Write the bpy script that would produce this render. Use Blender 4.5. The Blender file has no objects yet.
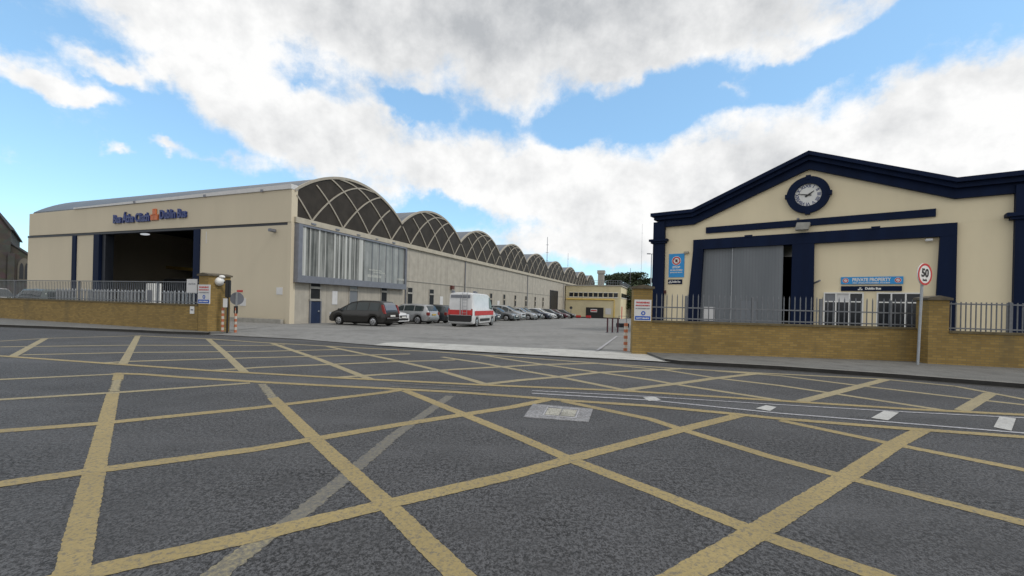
import bpy, bmesh, math, random
from mathutils import Vector, Matrix
random.seed(7)
sc = bpy.context.scene
COL = sc.collection
R = math.radians
PI = math.pi

# ------------------------------------------------------------------ camera geometry
FPX, CX, CY, ROLL, EYE = 440.0, 512.0, 304.0, 0.025, 1.6
def ray(px, py):
    dx, dy = px - CX, py - CY
    u = dx*math.cos(ROLL) + dy*math.sin(ROLL)
    v = dx*math.sin(ROLL) - dy*math.cos(ROLL)
    return u/FPX, v/FPX
def G(px, py, z=0.0):
    u, v = ray(px, py); Y = (z-EYE)/v
    return Vector((u*Y, Y, z))
def at(px, py, Y):
    u, v = ray(px, py); return Vector((u*Y, Y, EYE + v*Y))
class Frame:
    """a building's own axes: x along the front, y into the building"""
    def __init__(s, ox, oy, deg):
        s.o = Vector((ox, oy, 0)); a = R(deg); s.a = a
        s.x = Vector((math.cos(a), math.sin(a), 0)); s.y = Vector((-math.sin(a), math.cos(a), 0))
    def front(s, px, py, y=0.0):
        k, m = ray(px, py); o = s.o + s.y*y
        t = (k*o.y - o.x)/(s.x.x - k*s.x.y); Y = o.y + t*s.x.y
        return t, EYE + m*Y
    def side(s, px, py, x=0.0):
        k, m = ray(px, py); o = s.o + s.x*x
        t = (k*o.y - o.x)/(s.y.x - k*s.y.y); Y = o.y + t*s.y.y
        return t, EYE + m*Y
    def w(s, x, y, z=0): return s.o + s.x*x + s.y*y + Vector((0, 0, z))
def lerp_tab(tab, v):
    if v <= tab[0][0]: return tab[0][1]
    for (a, za), (b, zb) in zip(tab, tab[1:]):
        if v <= b: return za + (zb-za)*(v-a)/(b-a)
    return tab[-1][1]
YARD = [(25, .05), (33, -.06), (48, -.22), (62, -.40), (78, -.66), (97, -1.05), (125, -1.2)]
def yard_z(Y): return lerp_tab(YARD, Y)

# ------------------------------------------------------------------ mesh helper
class MB:
    def __init__(s): s.v = []; s.f = []
    def add(s, vs, fs):
        n = len(s.v); s.v += [tuple(v) for v in vs]; s.f += [tuple(n+i for i in f) for f in fs]; return s
    def box(s, x0, x1, y0, y1, z0, z1):
        return s.add([(x0,y0,z0),(x1,y0,z0),(x1,y1,z0),(x0,y1,z0),(x0,y0,z1),(x1,y0,z1),(x1,y1,z1),(x0,y1,z1)],
                     [(0,3,2,1),(4,5,6,7),(0,1,5,4),(1,2,6,5),(2,3,7,6),(3,0,4,7)])
    def prism(s, pts, d0, d1, axis='y'):
        """pts (a, z) polygon, extruded along y (axis='y') or x, or pts (x, y) along z"""
        def m(a, b, d): return (a, d, b) if axis == 'y' else ((d, a, b) if axis == 'x' else (a, b, d))
        n = len(pts)
        s.add([m(a, b, d0) for a, b in pts] + [m(a, b, d1) for a, b in pts],
              [tuple(range(n-1, -1, -1)), tuple(range(n, 2*n))] + [(i, (i+1) % n, n+(i+1) % n, n+i) for i in range(n)])
        return s
    def tube(s, pts, r, seg=8, caps=True):
        pts = [Vector(p) for p in pts]; rs = r if isinstance(r, (list, tuple)) else [r]*len(pts)
        vs = []; fs = []
        for i, p in enumerate(pts):
            t = (pts[min(i+1, len(pts)-1)] - pts[max(i-1, 0)]).normalized()
            up = Vector((0,0,1)) if abs(t.z) < .9 else Vector((1,0,0))
            a = t.cross(up).normalized(); b = t.cross(a)
            for k in range(seg):
                an = 2*PI*k/seg; vs.append(p + (a*math.cos(an) + b*math.sin(an))*rs[i])
        for i in range(len(pts)-1):
            for k in range(seg):
                fs.append((i*seg+k, i*seg+(k+1) % seg, (i+1)*seg+(k+1) % seg, (i+1)*seg+k))
        if caps: fs += [tuple(range(seg-1, -1, -1)), tuple(range((len(pts)-1)*seg, len(pts)*seg))]
        return s.add(vs, fs)
    def bar(s, p, q, w, h=None):
        """square bar between two points"""
        p, q = Vector(p), Vector(q); h = h or w; t = (q-p).normalized()
        up = Vector((0,0,1)) if abs(t.z) < .9 else Vector((0,1,0))
        a = t.cross(up).normalized()*w/2; b = a.normalized().cross(t).normalized()*h/2
        vs = [p-a-b, p+a-b, p+a+b, p-a+b, q-a-b, q+a-b, q+a+b, q-a+b]
        return s.add(vs, [(0,3,2,1),(4,5,6,7),(0,1,5,4),(1,2,6,5),(2,3,7,6),(3,0,4,7)])
    def disc(s, c, r, d0, d1, seg=32, axis='y'):
        return s.prism([(c[0]+r*math.cos(2*PI*k/seg), c[1]+r*math.sin(2*PI*k/seg)) for k in range(seg)], d0, d1, axis)
    def ring(s, c, r0, r1, d0, d1, seg=48):
        vs = []; fs = []
        for k in range(seg):
            ca, sa = math.cos(2*PI*k/seg), math.sin(2*PI*k/seg)
            for r, d in ((r0,d0),(r1,d0),(r1,d1),(r0,d1)): vs.append((c[0]+r*ca, d, c[1]+r*sa))
        for k in range(seg):
            a, b = 4*k, 4*((k+1) % seg)
            for i in range(4): fs.append((a+i, a+(i+1) % 4, b+(i+1) % 4, b+i))
        return s.add(vs, fs)
    def sphere(s, c, r, sx=1, sy=1, sz=1, seg=14, rings=9):
        vs = [(c[0], c[1], c[2]+r*sz)]
        for i in range(1, rings):
            th = PI*i/rings
            for k in range(seg):
                ph = 2*PI*k/seg
                vs.append((c[0]+r*sx*math.sin(th)*math.cos(ph), c[1]+r*sy*math.sin(th)*math.sin(ph), c[2]+r*sz*math.cos(th)))
        vs.append((c[0], c[1], c[2]-r*sz)); n = len(vs)-1; fs = []
        for k in range(seg):
            fs.append((0, 1+k, 1+(k+1) % seg)); b = 1+(rings-2)*seg; fs.append((n, b+(k+1) % seg, b+k))
        for i in range(rings-2):
            for k in range(seg):
                a = 1+i*seg; b = a+seg; fs.append((a+k, b+k, b+(k+1) % seg, a+(k+1) % seg))
        return s.add(vs, fs)
    def text(s, body, size, fn, bold=0.0, align='CENTER', depth=0.02, shear=0.0, spacing=1.0, width=None):
        """real letters; fn maps (a, b, d) to a point"""
        cu = bpy.data.curves.new('letters', 'FONT'); cu.body = body; cu.size = size; cu.align_x = align; cu.align_y = 'CENTER'
        cu.extrude = depth/2; cu.offset = bold; cu.shear = shear; cu.space_character = spacing; cu.resolution_u = 3
        o = bpy.data.objects.new('letters', cu); COL.objects.link(o)
        bpy.context.view_layer.update()
        me = bpy.data.meshes.new_from_object(o.evaluated_get(bpy.context.evaluated_depsgraph_get()))
        k = 1.0
        if width and me.vertices:
            xs = [v.co.x for v in me.vertices]; k = width/(max(xs)-min(xs))
        s.add([fn(v.co.x*k, v.co.y, v.co.z) for v in me.vertices], [tuple(p.vertices) for p in me.polygons])
        bpy.data.objects.remove(o); bpy.data.curves.remove(cu); bpy.data.meshes.remove(me); return s
    def build(s, name, mat, parent=None, smooth=False, bevel=0.0, fixn=True):
        me = bpy.data.meshes.new(name); me.from_pydata(s.v, [], s.f); me.update()
        bm = bmesh.new(); bm.from_mesh(me)
        if fixn: bmesh.ops.recalc_face_normals(bm, faces=bm.faces)
        if bevel: bmesh.ops.bevel(bm, geom=[e for e in bm.edges if len(e.link_faces) == 2 and e.calc_face_angle(0) > .5], offset=bevel, segments=2, affect='EDGES', clamp_overlap=True)
        bm.to_mesh(me); bm.free()
        if smooth:
            for p in me.polygons: p.use_smooth = True
            try: me.set_sharp_from_angle(angle=R(38))
            except Exception: pass
        me.materials.append(mat)
        o = bpy.data.objects.new(name, me); COL.objects.link(o)
        if parent: o.parent = parent
        return o
def tag(o, label=None, cat=None, group=None, kind=None):
    if label: o['label'] = label
    if cat: o['category'] = cat
    if group: o['group'] = group
    if kind: o['kind'] = kind
    return o
def thing(name, label, cat, loc=(0,0,0), rz=0.0, group=None):
    o = bpy.data.objects.new(name, None); COL.objects.link(o); o.empty_display_size = .3
    o.location = loc; o.rotation_euler = (0, 0, rz); return tag(o, label, cat, group)
def copy_tree(o, parent=None):
    c = o.copy(); COL.objects.link(c); c.parent = parent
    for ch in list(o.children): copy_tree(ch, c)
    return c

# ------------------------------------------------------------------ materials
def nmat(name):
    m = bpy.data.materials.new(name); m.use_nodes = True; nt = m.node_tree
    return m, nt, nt.nodes['Principled BSDF']
def N(nt, t, **kw):
    n = nt.nodes.new(t)
    for k, v in kw.items(): setattr(n, k, v)
    return n
def mixc(nt, fac, a, b, bt='MIX'):
    m = N(nt, 'ShaderNodeMix', data_type='RGBA', blend_type=bt)
    for sock, v in ((m.inputs[0], fac), (m.inputs[6], a), (m.inputs[7], b)):
        if isinstance(v, (int, float)): sock.default_value = v
        elif isinstance(v, (tuple, list)): sock.default_value = (*v[:3], 1)
        else: nt.links.new(v, sock)
    return m.outputs[2]
def noise(nt, vec, scale, detail=4, rough=.55, mp=None):
    n = N(nt, 'ShaderNodeTexNoise'); n.inputs['Scale'].default_value = scale
    n.inputs['Detail'].default_value = detail; n.inputs['Roughness'].default_value = rough
    if mp:
        m = N(nt, 'ShaderNodeMapping'); m.inputs['Scale'].default_value = mp; nt.links.new(vec, m.inputs[0]); vec = m.outputs[0]
    nt.links.new(vec, n.inputs['Vector']); return n.outputs[0]
def ramp(nt, v, lo, hi, a=0.0, b=1.0):
    r = N(nt, 'ShaderNodeMapRange'); r.inputs[1].default_value = lo; r.inputs[2].default_value = hi
    r.inputs[3].default_value = a; r.inputs[4].default_value = b; nt.links.new(v, r.inputs[0]); return r.outputs[0]
def coord(nt): return N(nt, 'ShaderNodeTexCoord').outputs['Object']
def bump(nt, p, h, strength=.3, dist=.01):
    b = N(nt, 'ShaderNodeBump'); b.inputs['Strength'].default_value = strength; b.inputs['Distance'].default_value = dist
    nt.links.new(h, b.inputs['Height']); nt.links.new(b.outputs[0], p.inputs['Normal'])
def plain(name, c, rough=.6, metal=0.0, var=.12, scale=3.0, streak=False, spec=None, dirt=None):
    m, nt, p = nmat(name); co = coord(nt)
    f = noise(nt, co, scale, 5, mp=(1, 1, .12) if streak else None)
    lo = tuple(x*(1-var) for x in c); hi = tuple(min(1, x*(1+var)) for x in c)
    col = mixc(nt, ramp(nt, f, .3, .7), lo, hi)
    if dirt:
        g = noise(nt, co, .6, 6, .65, mp=(1, 1, .5)); col = mixc(nt, ramp(nt, g, .5, .75, 0, dirt), col, tuple(x*.55 for x in c))
    nt.links.new(col, p.inputs['Base Color']); p.inputs['Roughness'].default_value = rough; p.inputs['Metallic'].default_value = metal
    if spec is not None: p.inputs['Specular IOR Level'].default_value = spec
    return m
M = {}
M['cream_l'] = plain('cream_render', (.585, .52, .395), .85, var=.03, scale=.5, streak=True, dirt=.07)
M['cream_r'] = plain('cream_paint', (.76, .665, .465), .85, var=.05, scale=.6, streak=True, dirt=.12)
M['cream_e'] = plain('cream_block', (.62, .55, .36), .85, var=.06, scale=1, dirt=.2)
M['navy'] = plain('navy_paint', (.003, .010, .036), .65, var=.2, scale=2, streak=True, spec=.15)
M['navydark'] = plain('dark_steel', (.018, .022, .032), .5)
M['steel'] = plain('grey_steel', (.19, .20, .23), .5, .3, var=.1)
M['rib'] = plain('concrete_rib', (.35, .32, .265), .8, var=.1, scale=5)
M['glz'] = plain('brown_dark_glazing', (.042, .036, .030), .6, var=.25, scale=1.2, spec=.15)
M['white'] = plain('white_paint', (.72, .72, .70), .5, var=.04)
M['offwhite'] = plain('off_white_board', (.6, .6, .6), .6, var=.06)
M['galv'] = plain('galvanised_steel', (.36, .38, .40), .5, .5, var=.12, scale=8)
M['dkrail'] = plain('weathered_railing', (.15, .16, .175), .5, .3, var=.15, scale=8)
M['yellowpipe'] = plain('yellow_pipe', (.55, .38, .07), .5)
M['red'] = plain('red_paint', (.5, .03, .03), .5)
M['guard'] = plain('guard_orange', (.42, .14, .07), .7)
M['guardw'] = plain('guard_white', (.5, .46, .40), .7)
M['orange'] = plain('orange_paint', (.55, .15, .05), .5)
M['letter'] = plain('navy_letter', (.012, .03, .16), .4)
M['black'] = plain('black_plastic', (.012, .012, .013), .5)
M['blue'] = plain('sign_blue', (.02, .27, .62), .5, var=.06)
M['midblue'] = plain('strong_blue', (.015, .09, .42), .5, var=.06)
M['bluedoor'] = plain('blue_door_paint', (.02, .032, .07), .6, spec=.2)
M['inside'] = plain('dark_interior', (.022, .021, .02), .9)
M['doorgrey'] = plain('grey_door_boards', (.16, .175, .195), .6, var=.08, streak=True)
M['tyre'] = plain('tyre_rubber', (.02, .02, .02), .85)
M['rim'] = plain('alloy_rim', (.45, .46, .48), .35, .7)
M['lamp'] = plain('headlamp_lens', (.65, .67, .7), .15)
M['tail'] = plain('tail_lamp', (.22, .025, .02), .35)
M['bark'] = plain('bark', (.07, .055, .04), .9)
M['soil'] = plain('ground_soil', (.13, .13, .09), .95, var=.3, scale=.2)
M['concblock'] = plain('concrete_block', (.33, .32, .29), .9, var=.15, scale=4)

def mat_roof():
    m, nt, p = nmat('lead_roof'); co = coord(nt)
    w = N(nt, 'ShaderNodeTexWave', wave_type='BANDS', bands_direction='X'); w.inputs['Scale'].default_value = .55; nt.links.new(co, w.inputs[0])
    c = mixc(nt, ramp(nt, w.outputs[1], .9, 1), (.10, .115, .135), (.17, .18, .195))
    c = mixc(nt, ramp(nt, noise(nt, co, .8, 6), .4, .7, 0, .5), c, (.07, .075, .085))
    nt.links.new(c, p.inputs['Base Color']); p.inputs['Roughness'].default_value = .5; return m
M['roof'] = mat_roof()
def mat_concrete():
    m, nt, p = nmat('weathered_concrete_panels'); co = coord(nt)
    c = mixc(nt, ramp(nt, noise(nt, co, 1.5, 6), .3, .7), (.34, .32, .275), (.44, .41, .35))
    c = mixc(nt, ramp(nt, noise(nt, co, 1.0, 5, mp=(1, 1.6, .08)), .5, .72, 0, .45), c, (.24, .225, .20))
    sx = N(nt, 'ShaderNodeSeparateXYZ'); nt.links.new(co, sx.inputs[0])
    def groove(sock, per, wd):
        a = N(nt, 'ShaderNodeMath', operation='MULTIPLY'); a.inputs[1].default_value = 1/per; nt.links.new(sock, a.inputs[0])
        f = N(nt, 'ShaderNodeMath', operation='FRACT'); nt.links.new(a.outputs[0], f.inputs[0])
        l = N(nt, 'ShaderNodeMath', operation='LESS_THAN'); l.inputs[1].default_value = wd/per; nt.links.new(f.outputs[0], l.inputs[0]); return l.outputs[0]
    g1 = groove(sx.outputs[1], 1.43, .05)
    mm = N(nt, 'ShaderNodeMath', operation='MULTIPLY'); mm.inputs[1].default_value = .35; nt.links.new(g1, mm.inputs[0])
    c = mixc(nt, mm.outputs[0], c, (.16, .15, .13))
    nt.links.new(c, p.inputs['Base Color']); p.inputs['Roughness'].default_value = .9; return m
M['conc'] = mat_concrete()
M['dull'] = plain('dusty_dark_pane', (.02, .021, .023), .5, spec=.15)
def mat_brick():
    m, nt, p = nmat('yellow_stock_brick'); co = coord(nt)
    sx = N(nt, 'ShaderNodeSeparateXYZ'); nt.links.new(co, sx.inputs[0])
    ad = N(nt, 'ShaderNodeMath', operation='ADD'); nt.links.new(sx.outputs[0], ad.inputs[0]); nt.links.new(sx.outputs[1], ad.inputs[1])
    cb = N(nt, 'ShaderNodeCombineXYZ'); nt.links.new(ad.outputs[0], cb.inputs[0]); nt.links.new(sx.outputs[2], cb.inputs[1])
    b = N(nt, 'ShaderNodeTexBrick'); b.inputs['Scale'].default_value = 1; b.inputs['Brick Width'].default_value = .225
    b.inputs['Row Height'].default_value = .075; b.inputs['Mortar Size'].default_value = .008; b.inputs['Bias'].default_value = -.1
    b.inputs['Color1'].default_value = (.33, .22, .066, 1); b.inputs['Color2'].default_value = (.225, .145, .043, 1); b.inputs['Mortar'].default_value = (.20, .155, .075, 1)
    nt.links.new(cb.outputs[0], b.inputs[0]); c = b.outputs[0]
    c = mixc(nt, ramp(nt, noise(nt, co, 1.3, 6, .6), .35, .7, 0, .4), c, (.13, .092, .035))
    c = mixc(nt, ramp(nt, noise(nt, co, 1.1, 5, .6, mp=(1, 1, .2)), .55, .72, 0, .5), c, (.10, .085, .05))
    nt.links.new(c, p.inputs['Base Color']); p.inputs['Roughness'].default_value = .92; bump(nt, p, b.outputs[1], -.3, .006); return m
M['brick'] = mat_brick()
def mat_stone():
    m, nt, p = nmat('old_church_stone'); co = coord(nt)
    v = N(nt, 'ShaderNodeTexVoronoi'); v.inputs['Scale'].default_value = 1.6; nt.links.new(co, v.inputs[0])
    c = mixc(nt, .35, (.085, .08, .07), v.outputs[1], 'MULTIPLY')
    c = mixc(nt, ramp(nt, noise(nt, co, .7, 6), .35, .7), c, (.05, .047, .042))
    nt.links.new(c, p.inputs['Base Color']); p.inputs['Roughness'].default_value = .95; return m
M['stone'] = mat_stone()
def mat_asphalt(name, a, b, chips=.7, big=.5, tracks=False, fine=1.0):
    m, nt, p = nmat(name); co = coord(nt)
    c = mixc(nt, ramp(nt, noise(nt, co, .35, 6, .6), .35, .68), a, b)
    c = mixc(nt, ramp(nt, noise(nt, co, 90*fine, 3, .6), .35, .7, 0, .55), c, tuple(min(1, x*1.75) for x in b))
    d0 = noise(nt, co, 27*fine, 6, .78, mp=(1, .85, 1))
    pm = N(nt, 'ShaderNodeMath', operation='MULTIPLY'); nt.links.new(ramp(nt, d0, .495, .54, 0, chips), pm.inputs[0]); nt.links.new(ramp(nt, noise(nt, co, .9, 6, .7), .36, .62, .35, 1.0), pm.inputs[1])
    c = mixc(nt, pm.outputs[0], c, tuple(x*.16 for x in a))
    d = noise(nt, co, 55*fine, 3, .7, mp=(1, .8, 1))
    c = mixc(nt, ramp(nt, d, .51, .57, 0, chips*.8), c, tuple(x*.18 for x in a))
    d2 = noise(nt, co, 120*fine, 2, .5)
    c = mixc(nt, ramp(nt, d2, .62, .72, 0, .7), c, tuple(min(1, x*2.6) for x in b))
    e = noise(nt, co, 2.2, 5, .6)
    c = mixc(nt, ramp(nt, e, .48, .7, 0, big), c, tuple(x*.72 for x in a))
    if tracks:
        c = mixc(nt, ramp(nt, noise(nt, co, .5, 5, .6, mp=(.25, 1.6, 1)), .5, .68, 0, .4), c, tuple(x*1.2 for x in b))
        c = mixc(nt, ramp(nt, noise(nt, co, .33, 6, .65, mp=(.6, 1.1, 1)), .52, .66, 0, .45), c, tuple(x*.62 for x in a))
    nt.links.new(c, p.inputs['Base Color']); p.inputs['Roughness'].default_value = .8; p.inputs['Specular IOR Level'].default_value = .35
    bump(nt, p, noise(nt, co, 55*fine, 4, .7), .55, .012); return m
M['asphalt'] = mat_asphalt('road_asphalt', (.060, .061, .064), (.088, .089, .094), 1.0, .5, True)
M['yard'] = mat_asphalt('yard_asphalt', (.15, .15, .146), (.205, .205, .20), .25, .6, True)
M['pave'] = mat_asphalt('pavement_concrete', (.095, .095, .09), (.13, .13, .124), .2, .6)
M['strip'] = mat_asphalt('pale_concrete', (.30, .30, .285), (.40, .40, .38), .15, .6)
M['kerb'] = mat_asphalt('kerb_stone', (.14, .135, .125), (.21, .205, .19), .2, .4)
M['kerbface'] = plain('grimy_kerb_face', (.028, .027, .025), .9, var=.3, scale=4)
def mat_paint(name, c, wear=.35, lo=.48, hi=.66, under=(.075, .077, .085)):
    m, nt, p = nmat(name); co = coord(nt)
    col = mixc(nt, ramp(nt, noise(nt, co, 1.1, 5, .6), .3, .7), tuple(x*.85 for x in c), tuple(x*1.1 for x in c))
    col = mixc(nt, ramp(nt, noise(nt, co, 45, 3, .7), .45, .7, 0, .45), col, tuple(x*.6 for x in c))
    w = noise(nt, co, 24, 8, .8)
    col = mixc(nt, ramp(nt, w, lo, hi, 0, wear), col, under)
    nt.links.new(col, p.inputs['Base Color']); p.inputs['Roughness'].default_value = .75
    bump(nt, p, noise(nt, co, 60, 4, .7), .4, .008); return m
M['ypaint'] = mat_paint('yellow_road_paint', (.295, .23, .10), .65, .50, .60)
M['yfar'] = mat_paint('worn_yellow_road_paint', (.32, .27, .15), .6, .45, .62)
M['yfade'] = mat_paint('faded_yellow_road_paint', (.27, .235, .14), .95, .40, .60)
M['yghost'] = mat_paint('ghost_road_paint', (.175, .16, .12), .95, .40, .62)
M['wpaint'] = mat_paint('white_road_paint', (.44, .44, .425), .75, .5, .7)
M['wfade'] = mat_paint('faded_white_road_paint', (.42, .42, .44), .65, .42, .62)

def mat_glass(name, c=(.02, .025, .03), rough=.08):
    m, nt, p = nmat(name); p.inputs['Base Color'].default_value = (*c, 1); p.inputs['Roughness'].default_value = rough
    p.inputs['Specular IOR Level'].default_value = .45; return m
M['glass'] = mat_glass('dark_window_glass', (.012, .015, .02), .12); M['glassgrey'] = mat_glass('grey_blind_and_reflection', (.16, .17, .19), .2)
M['carglass'] = mat_glass('car_window_glass', (.03, .04, .042), .06)
def mat_car(name, c, metal=.0):
    m, nt, p = nmat(name); co = coord(nt)
    col = mixc(nt, ramp(nt, noise(nt, co, 2.5, 4), .35, .7), c, tuple(x*.85 for x in c))
    nt.links.new(col, p.inputs['Base Color']); p.inputs['Roughness'].default_value = .28; p.inputs['Metallic'].default_value = metal
    p.inputs['Coat Weight'].default_value = .25; p.inputs['Coat Roughness'].default_value = .06; return m
CP = {'black': mat_car('black_car_paint', (.012, .011, .010)), 'white': mat_car('white_car_paint', (.62, .63, .64)),
      'silver': mat_car('silver_car_paint', (.36, .37, .38), .35), 'dark': mat_car('charcoal_car_paint', (.03, .034, .04)),
      'navy': mat_car('navy_car_paint', (.014, .02, .04)), 'grey': mat_car('grey_car_paint', (.13, .14, .15), .3),
      'green': mat_car('grey_green_car_paint', (.10, .125, .12), .2), 'maroon': mat_car('maroon_car_paint', (.07, .012, .02))}

# ================================================================== SETTING
def sheet(name, polys, mat, z=None, kind='structure', dz=0):
    mb = MB()
    for poly in polys: mb.add([(p[0], p[1], (p[2] if len(p) > 2 and z is None else z or 0)+dz) for p in poly], [tuple(range(len(poly)))])
    o = mb.build(name, mat, fixn=False)
    for p in o.data.polygons:
        if p.normal.z < 0: p.flip()
    return tag(o, kind=kind)
def strips(xs0, xs1, ys, dz):
    return [[(xs0, a, za+dz), (xs1, a, za+dz), (xs1, b, zb+dz), (xs0, b, zb+dz)] for (a, za), (b, zb) in zip(ys, ys[1:])]
sheet('ground', strips(-2500, 2500, [(-2500, 0), (20, 0)] + [(y, min(z, .0)) for y, z in YARD] + [(3000, -1.2)], -.06), M['soil'])

# near edge of the yard / far edge of the road, followed from left to right
edgeL = [G(208, 334.8), G(260, 337.5), G(299, 339.5), G(377, 346.0), G(442, 350.6), G(520, 354.8), G(624, 360.6), G(665, 362.3)]
kR = [G(665, 362.3), G(680, 364.2), G(780, 369.8), G(894, 378), G(1024, 388.4)]
dR = (kR[-1]-kR[-2]).normalized(); kR.append(kR[-1] + dR*14)
kL = [G(0, 326.8), G(65, 329.2), G(130, 331.8), G(169, 333.7), G(208, 334.8)]
dL = (kL[0]-kL[1]).normalized(); kL.insert(0, kL[0] + dL*25)
far = kL[:-1] + edgeL[:-1] + kR
road = [(p.x, p.y) for p in far]
road = [(-95, road[0][1] + 4)] + road + [(95, road[-1][1]-25), (95, -60), (-95, -60)]
sheet('road', [road], M['asphalt'], 0)

# kerbed pavements
zk = .10
wallL0, wallL1 = G(0, 317.8, zk), G(210, 331.2, zk)
wallR0, wallR1, wallR2 = G(650, 350.8, zk), G(915, 361.6, zk), G(1024, 367.8, zk)
def pavement(name, front, back):
    mb = MB(); ins = .14
    poly = [(p.x, p.y) for p in front] + [(p.x, p.y) for p in back[::-1]]
    n = len(poly); f0 = poly[:len(front)]
    inner = [(x, y+ins) for x, y in f0]
    mb.prism(inner + poly[len(front):], -.05, zk, 'z')
    o = tag(mb.build(name, M['pave']), kind='structure')
    kb = MB(); kb.add([(x, y, zk+.003) for x, y in f0] + [(x, y, zk+.003) for x, y in inner], [(i, i+1, len(f0)+i+1, len(f0)+i) for i in range(len(f0)-1)])
    tag(kb.build('kerb', M['kerb']), kind='structure')
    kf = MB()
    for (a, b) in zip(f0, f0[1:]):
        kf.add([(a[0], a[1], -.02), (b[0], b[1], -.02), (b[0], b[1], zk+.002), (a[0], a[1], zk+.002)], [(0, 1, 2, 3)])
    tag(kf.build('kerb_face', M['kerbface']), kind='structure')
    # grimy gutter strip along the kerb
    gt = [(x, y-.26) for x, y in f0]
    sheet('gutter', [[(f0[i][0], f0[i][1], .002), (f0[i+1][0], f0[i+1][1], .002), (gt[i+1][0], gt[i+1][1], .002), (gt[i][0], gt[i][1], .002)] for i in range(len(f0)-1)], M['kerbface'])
dRw = (wallR2-wallR1).normalized()
pavement('pavement', kR, [G(640, 352.4), G(650, 350.8, zk)+Vector((0, .3, 0)), wallR1+Vector((0, .3, 0)), wallR2+Vector((0, .3, 0)), wallR2+dRw*16+Vector((0, .3, 0))])
dLw = (wallL0-wallL1).normalized()
pavement('pavement', kL, [wallL0+dLw*25+Vector((0, .3, 0)), wallL0+Vector((0, .3, 0)), wallL1+Vector((0, .3, 0)), G(226, 333.0, .05)])

# yard, following the fall of the ground away from the gate
yl = [(p.x, p.y) for p in edgeL]
yp = [(yl[0][0], yl[0][1])] + yl[1:]
gpL = wallL1 + Vector((.9, .1, 0)); gpR = wallR0 + Vector((-.4, .1, 0))
ypoly = [(p[0], p[1], .02) for p in yl] + [(gpR.x, gpR.y+1, .03), (26, 21, .04), (26, 25, .05), (-48, 25, .05), (-48, 24, .05), (gpL.x, gpL.y, .04)]
sheet('yard_entrance', [ypoly], M['yard'], None)
sheet('yard', strips(-60, 75, YARD, .0) , M['yard'])
behindR = [(gpR.x+.2, gpR.y+.35), (wallR1.x, wallR1.y+.4), (wallR2.x, wallR2.y+.4), (40, wallR2.y-5), (40, 21), (20, 21)]
sheet('forecourt', [[(x, y, .055) for x, y in behindR]], M['yard'])
behindL = [(gpL.x-.8, gpL.y+.3), (wallL0.x, wallL0.y+.35), (-62, wallL0.y+11), (-62, 42), (-20, 25.2), (-13, 24)]
sheet('forecourt', [[(x, y, .054) for x, y in behindL]], M['yard'])

cs = [(373, 346), (386, 343.6), (400, 343), (442, 344.4), (520, 348.3), (585, 351), (624, 352.6), (648, 354.8), (660, 358.2), (695, 362.2), (700, 364.6), (665, 362.8), (624, 360.4), (585, 358.4), (520, 354.8), (442, 350.6), (390, 346.9)]
sheet('crossing_strip', [[(*G(x, y)[:2], .034) for x, y in cs]], M['strip'])

# ---- road markings
def line(mb, pts, w, z, jit=.005, step=.025, ext=0.0):
    z = .0015 + z*.35
    P = [G(x, y) for x, y in pts]
    if ext: P[-1] = P[-1] + (P[-1]-P[-2]).normalized()*ext
    out = []
    for a, b in zip(P, P[1:]):
        L = (b-a).length; n = max(1, int(L/step)); n = min(n, 260)
        for i in range(n): out.append(a.lerp(b, i/n))
    out.append(P[-1]); vs = []
    for i, p in enumerate(out):
        t = (out[min(i+1, len(out)-1)] - out[max(i-1, 0)]).normalized(); nrm = Vector((-t.y, t.x, 0))
        nearj = jit if p.length < 14 else jit*.5
        for s in (-1, 1):
            q = p + nrm*s*(w/2 + random.uniform(-nearj, nearj)); vs.append((q.x, q.y, z))
    mb.add(vs, [(2*i, 2*i+2, 2*i+3, 2*i+1) for i in range(len(out)-1)])
W = .16
near = MB()
for pts, ext in [([(119, 373.6), (117.6, 380)], 0), ([(113, 392.6), (94.5, 470.7), (71, 576)], 2.2),
                 ([(273, 398), (314, 438.4), (386.7, 504.6), (459.4, 576)], 1.5),
                 ([(405, 390.6), (462.6, 414), (512, 434.2), (570, 459.4), (654, 491.7), (747.6, 528.8), (768, 537), (879, 576)], 2),
                 ([(563, 401.2), (650, 419.2), (680, 429), (768, 456.2), (845.5, 477.2), (1024, 523)], 4),
                 ([(780, 420.5), (897, 445), (1024, 470)], 5)]:
    line(near, pts, W, .005, ext=ext)
tag(near.build('yellow_box_marking', M['ypaint']), kind='structure')
n2 = MB()
m0 = MB(); line(m0, [(115, 374.3), (0, 379.7), (-60, 382.6)], .15, .0085); line(m0, [(250, 383.2), (208, 386.3), (130, 391.8), (0, 399.8), (-60, 403.8)], .15, .0085); line(m0, [(117.5, 380), (113.6, 391.5)], .12, .0035, .02)
tag(m0.build('old_yellow_marking', M['yfar']), kind='structure')
for pts, ext in [([(400, 390.2), (385, 392.6), (256, 408), (97, 423.9), (0, 431.3)], 4),
                 ([(547.5, 399.9), (512, 407.2), (394.8, 425.5), (256, 449.3), (84, 472.3), (0, 484.3)], 3),
                 ([(740, 415.2), (676.6, 431), (570, 459.4), (512, 475.5), (378.7, 506.2), (288, 528), (256, 536), (110, 568), (74, 577)], 1.0),
                 ([(923, 429.8), (894, 444.9), (845.5, 477.2), (762, 528.8), (683, 576)], 1.5)]:
    line(n2, pts, .175, .008, ext=ext)
tag(n2.build('yellow_box_marking', M['ypaint']), kind='structure')
fd = MB(); line(fd, [(450, 396), (394, 436), (362.5, 462.6), (298, 516), (286, 525)], .15, .003, .014); tag(fd.build('old_road_marking', M['yghost']), kind='structure')
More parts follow.
